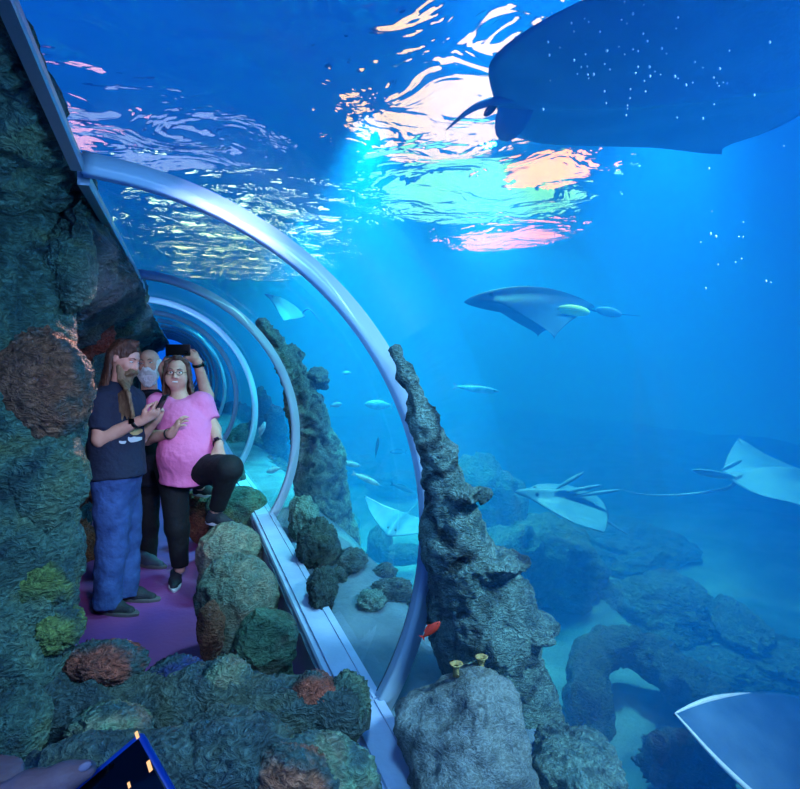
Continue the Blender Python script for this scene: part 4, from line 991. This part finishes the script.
sdf_part('t_shirt', q, M['black_cotton'], B_, .010, [(J(152, 482, dB), -ZZ)], (.010, 5, 4, 4))
q = [rc(J(146, 468, dB), J(148, 525, dB - .02), .115, .085, .04), rc(J(148, 525, dB - .02), J(147, 564, dB), .085, .07, .03, True), rc(J(162, 470, dB), J(190, 462, dB - .30), .115, .09, .04), rc(J(190, 462, dB - .30), J(199, 482, dB - .08), .085, .065, .03, True), rc(J(154, 462, dB), J(154, 474, dB), .165, .16, .05)]
sdf_part('trousers', q, M['black_trouser'], B_, .010, (), (.010, 6, 9, 4))
shoe(B_, fl(137, dB - .05), fl(137, dB - .05) + (RIGHT * .92 - HF * .35).normalized() * .30, M['shoe_grey'], M['sole_grey'])
hz = J(194, 495, dB + .10)
shoe(B_, hz, hz + (RIGHT * .9 - HF * .3).normalized() * .28, M['shoe_dark'], M['sole_white'])
band(B_, wrl.lerp(ell, .10), wrl - ell, .040, .012, M['black_plastic'], 'watch', RIGHT)
phone('black phone held up sideways above the pink shirted person', J(178, 350, dB - .36), RIGHT + FWD * .02, -ZZ, .094, .043, M['black_plastic'])

# ---- woman in pink, one foot up on a boulder
dC = 4.45
C_ = thing('person', 'smiling person with glasses in pink t-shirt, one foot raised on a boulder', 'person', Vector((U(180, 580, 4.45).x, U(180, 580, 4.45).y, 0)))
hc = J(177.5, 374, dC); hf = -FWD + RIGHT * .18 - ZZ * .03; hu = ZZ + RIGHT * .03
hp, p, AX = head_prims(hc, hf, hu, 1.0)
shr, shl = J(159, 405, dC), J(201, 403, dC); elr, wrr = J(147, 438, dC - .08), J(172, 433, dC - .28); ell, wrl = J(214, 430, dC - .02), J(219, 446, dC - .18)
kneel = J(229, 468, dC - .30); ankl = J(216, 512, dC - .14); kner = J(177, 527, dC - .03); ankr = J(180, 569, dC)
q = hp + [rc(J(180, 405, dC), J(178.5, 386, dC), .060, .054, .03), el(J(181, 425, dC), (.17, .12, .22), (RIGHT, FWD, UP), .05), rc(J(184, 440, dC), J(184, 462, dC), .13, .12, .05),
     rc(shr, elr, .058, .052, .02), rc(elr, wrr, .052, .029, .02), rc(shl, ell, .058, .050, .02), rc(ell, wrl, .050, .028, .02),
     rc(J(172, 478, dC), kner, .085, .055, .03), rc(kner, ankr, .055, .038, .02), rc(J(196, 474, dC), kneel, .085, .06, .03), rc(kneel, ankl, .06, .038, .02), rc(ankl, J(217, 518, dC - .16), .038, .036, .02)]
q += hand_prims(wrr, ZZ * .75 + RIGHT * .55 - FWD * .2, RIGHT * .5 + FWD * .4 - ZZ * .2, 1.0, (.35, .35, .4, .5), .4, True, .2)
q += hand_prims(wrl, -ZZ * .85 - FWD * .45 - RIGHT * .12, -ZZ * .15 + FWD * .7 - RIGHT * .15, 1.0, (.25, .25, .25, .25), .2, True, .25)
q += [el(p(s_ * .040, .052, -.040), (.036, .036, .046), AX, .03) for s_ in (1, -1)]
sdf_part('body', q, M['skin_a'], C_, .006)
face_parts(C_, p, AX, 1.0, .9, True)
q = [el(J(181, 411, dC), (.20, .135, .13), (RIGHT, FWD, UP), .07), el(J(186, 428, dC - .05), (.205, .17, .14), (RIGHT, FWD, UP), .08), el(J(188, 452, dC - .06), (.215, .20, .19), (RIGHT, FWD, UP), .08), rc(J(187, 465, dC - .02), J(185, 500, dC - .02), .188, .18, .06),
     rc(shr, shr.lerp(elr, .62), .080, .084, .03, True), rc(shl, shl.lerp(ell, .68), .080, .082, .03, True), el(shr, (.085, .085, .08), None, .04), el(shl, (.085, .085, .08), None, .04),
     el(J(179, 392, dC - .09), (.072, .085, .055), None, .03, -1)]
sdf_part('t_shirt', q, M['pink'], C_, .009, [(J(183, 481, dC), -ZZ - RIGHT * .06)], (.011, 5, 11, 4), label='pink t-shirt')
q = [rc(J(173, 468, dC), kner, .118, .085, .04), rc(kner, J(180, 566, dC), .085, .058, .03, True), rc(J(194, 470, dC - .02), kneel, .125, .092, .04), rc(kneel, ankl.lerp(kneel, .10), .088, .058, .03, True), rc(J(178, 464, dC), J(190, 464, dC), .165, .165, .05)]
sdf_part('leggings', q, M['black_trouser'], C_, .009, (), (.006, 7, 9, 3))
shoe(C_, fl(177, dC + .08), fl(177, dC + .08) + (-HF * .93 + RIGHT * .28).normalized() * .26, M['shoe_dark'], M['sole_white'])
hz = U(207, 523.5, dC - .13)
shoe(C_, hz, hz + (RIGHT * .9 - HF * .32).normalized() * .255, M['shoe_dark'], M['sole_white'])
paths = []
for k in range(40):
    a = -1.8 + 3.6 * k / 39; ca, sa = math.cos(a), math.sin(a)
    p0 = p(sa * .012, .045 - .03 * abs(a) / 2, .120); p1 = p(sa * .074, .010 - ca * .08, .082); p2 = p(sa * .088, -.005 - ca * .098, .0); p3 = p(sa * .098, -.01 - ca * .10, -.09); p4 = p(sa * (.105 + .02 * rnd.random()) - .02, -.005 - ca * .09, -.15 - .05 * rnd.random() - (.03 if sa < 0 else 0))
    paths.append([p0, p1, p2, p3, p4])
q = strands(paths, .016, .009, .008); q.append(el(p(0, -.016, .040), (.083, .103, .090), AX, .01, cut=[(p(0, .03, .08), AX[1] - AX[2] * .5)]))
sdf_part('hair', q, M['hair_auburn'], C_, .006, (), (.005, 30, 4, 3), label='brown shoulder length hair')
g = MB()
for sg in (1, -1):
    cc = p(.031 * sg, .100, .008); ring = [cc + AX[0] * (.023 * math.cos(2 * PI * i / 20)) + AX[2] * (.016 * math.sin(2 * PI * i / 20)) for i in range(21)]
    g.tube(ring, .0018, 6); g.tube([p(.054 * sg, .098, .010), p(.080 * sg, .05, .012), p(.084 * sg, -.01, .008)], .0018, 6)
g.tube([p(-.009, .102, .010), p(0, .106, .013), p(.009, .102, .010)], .0018, 6)
g.build('glasses', M['black_plastic'], C_)
band(C_, wrl.lerp(ell, .16), wrl - ell, .034, .013, M['black_plastic'], 'watch', RIGHT * .3 - FWD)
band(C_, wrr.lerp(elr, .12), wrr - elr, .034, .007, M['black_plastic'], 'bracelet')

# ---- hand with phone at the lower edge
D_ = thing('person', 'hand of a person reaching in at the lower left edge, thumb along a phone', 'person', U(-40, 830, .5))
M['reflection_marks'] = emit('phone_reflection_glow', (255, 196, 140), 1.1)  # glowing marks stand in for lamps reflected in the screen
pl = (U(150, 726, .52) - U(62, 800, .50)).normalized(); ps = (U(170, 790, .50) - U(150, 726, .52))
cph = U(150, 727, .52) - pl * .077 + ps.normalized() * .037
t, s_, nz = phone('phone with blue case and dark screen held out at the bottom edge', cph, pl, -ps, .078, .038, M['blue_case'])
if nz.dot(FWD) > 0: nz_face = -nz
else: nz_face = nz
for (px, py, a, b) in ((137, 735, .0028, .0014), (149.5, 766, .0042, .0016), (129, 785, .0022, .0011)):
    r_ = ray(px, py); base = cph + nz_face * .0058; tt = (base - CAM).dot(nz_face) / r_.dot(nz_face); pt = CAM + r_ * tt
    MB().box(pt, (ps.normalized(), pl, nz_face), (a, b, .0004), .0002).build('screen_reflection', M['reflection_marks'], s_, label='tan lamp reflection painted as a glow on the screen')
th = [U(-20, 812, .48), U(30, 789, .485), U(66, 777, .49), U(88, 769, .495)]
wr = U(-80, 840, .50); pd = (U(40, 800, .52) - wr).normalized()
q = chain(th, [.0155, .0125, .0098, .0072], .01) + [el(U(-30, 836, .52), (.05, .03, .022), (pd, nz, pl.cross(pd)), .02), rc(wr, U(-20, 822, .51), .027, .03, .02), rc(U(-300, 960, .50), wr, .042, .027, .02)]
for i, (a, b) in enumerate(((24, 806), (36, 820), (48, 836), (56, 850))):
    k0 = U(a - 40, b + 6, .535); k1 = U(a, b, .55); k2 = U(a + 24, b - 8, .545); k3 = U(a + 40, b - 10, .535)
    q += chain([k0, k1, k2, k3], [.0095, .009, .008, .0066], .006)
sdf_part('body', q, M['skin_b'], D_, .003)
MB().ball(U(85, 766.5, .486), (.005, .0036, .0016), ((th[3] - th[2]).normalized(), UP, FWD), 12, 8).build('thumbnail', simple('nail', (236, 196, 184), .3), D_)
V, F = sdf([rc(U(-320, 975, .50), U(-110, 855, .50), .05, .036, .02, True)], .006)
mesh_obj('sleeve', rough_up(V, F, .004, 14, 2, 4), F, M['navy_cotton'], D_)

# ------------------------------------------------------------------ render look
sc.view_settings.view_transform = 'Standard'; sc.view_settings.look = 'None'
sc.view_settings.exposure = 0.28; sc.view_settings.gamma = 1.0; sc.view_settings.use_curve_mapping = False
cy = sc.cycles
cy.max_bounces = 8; cy.diffuse_bounces = 2; cy.glossy_bounces = 2; cy.transmission_bounces = 6; cy.volume_bounces = 1; cy.transparent_max_bounces = 64
cy.caustics_refractive = False; cy.caustics_reflective = False
cy.sample_clamp_indirect = 4; cy.use_denoising = True
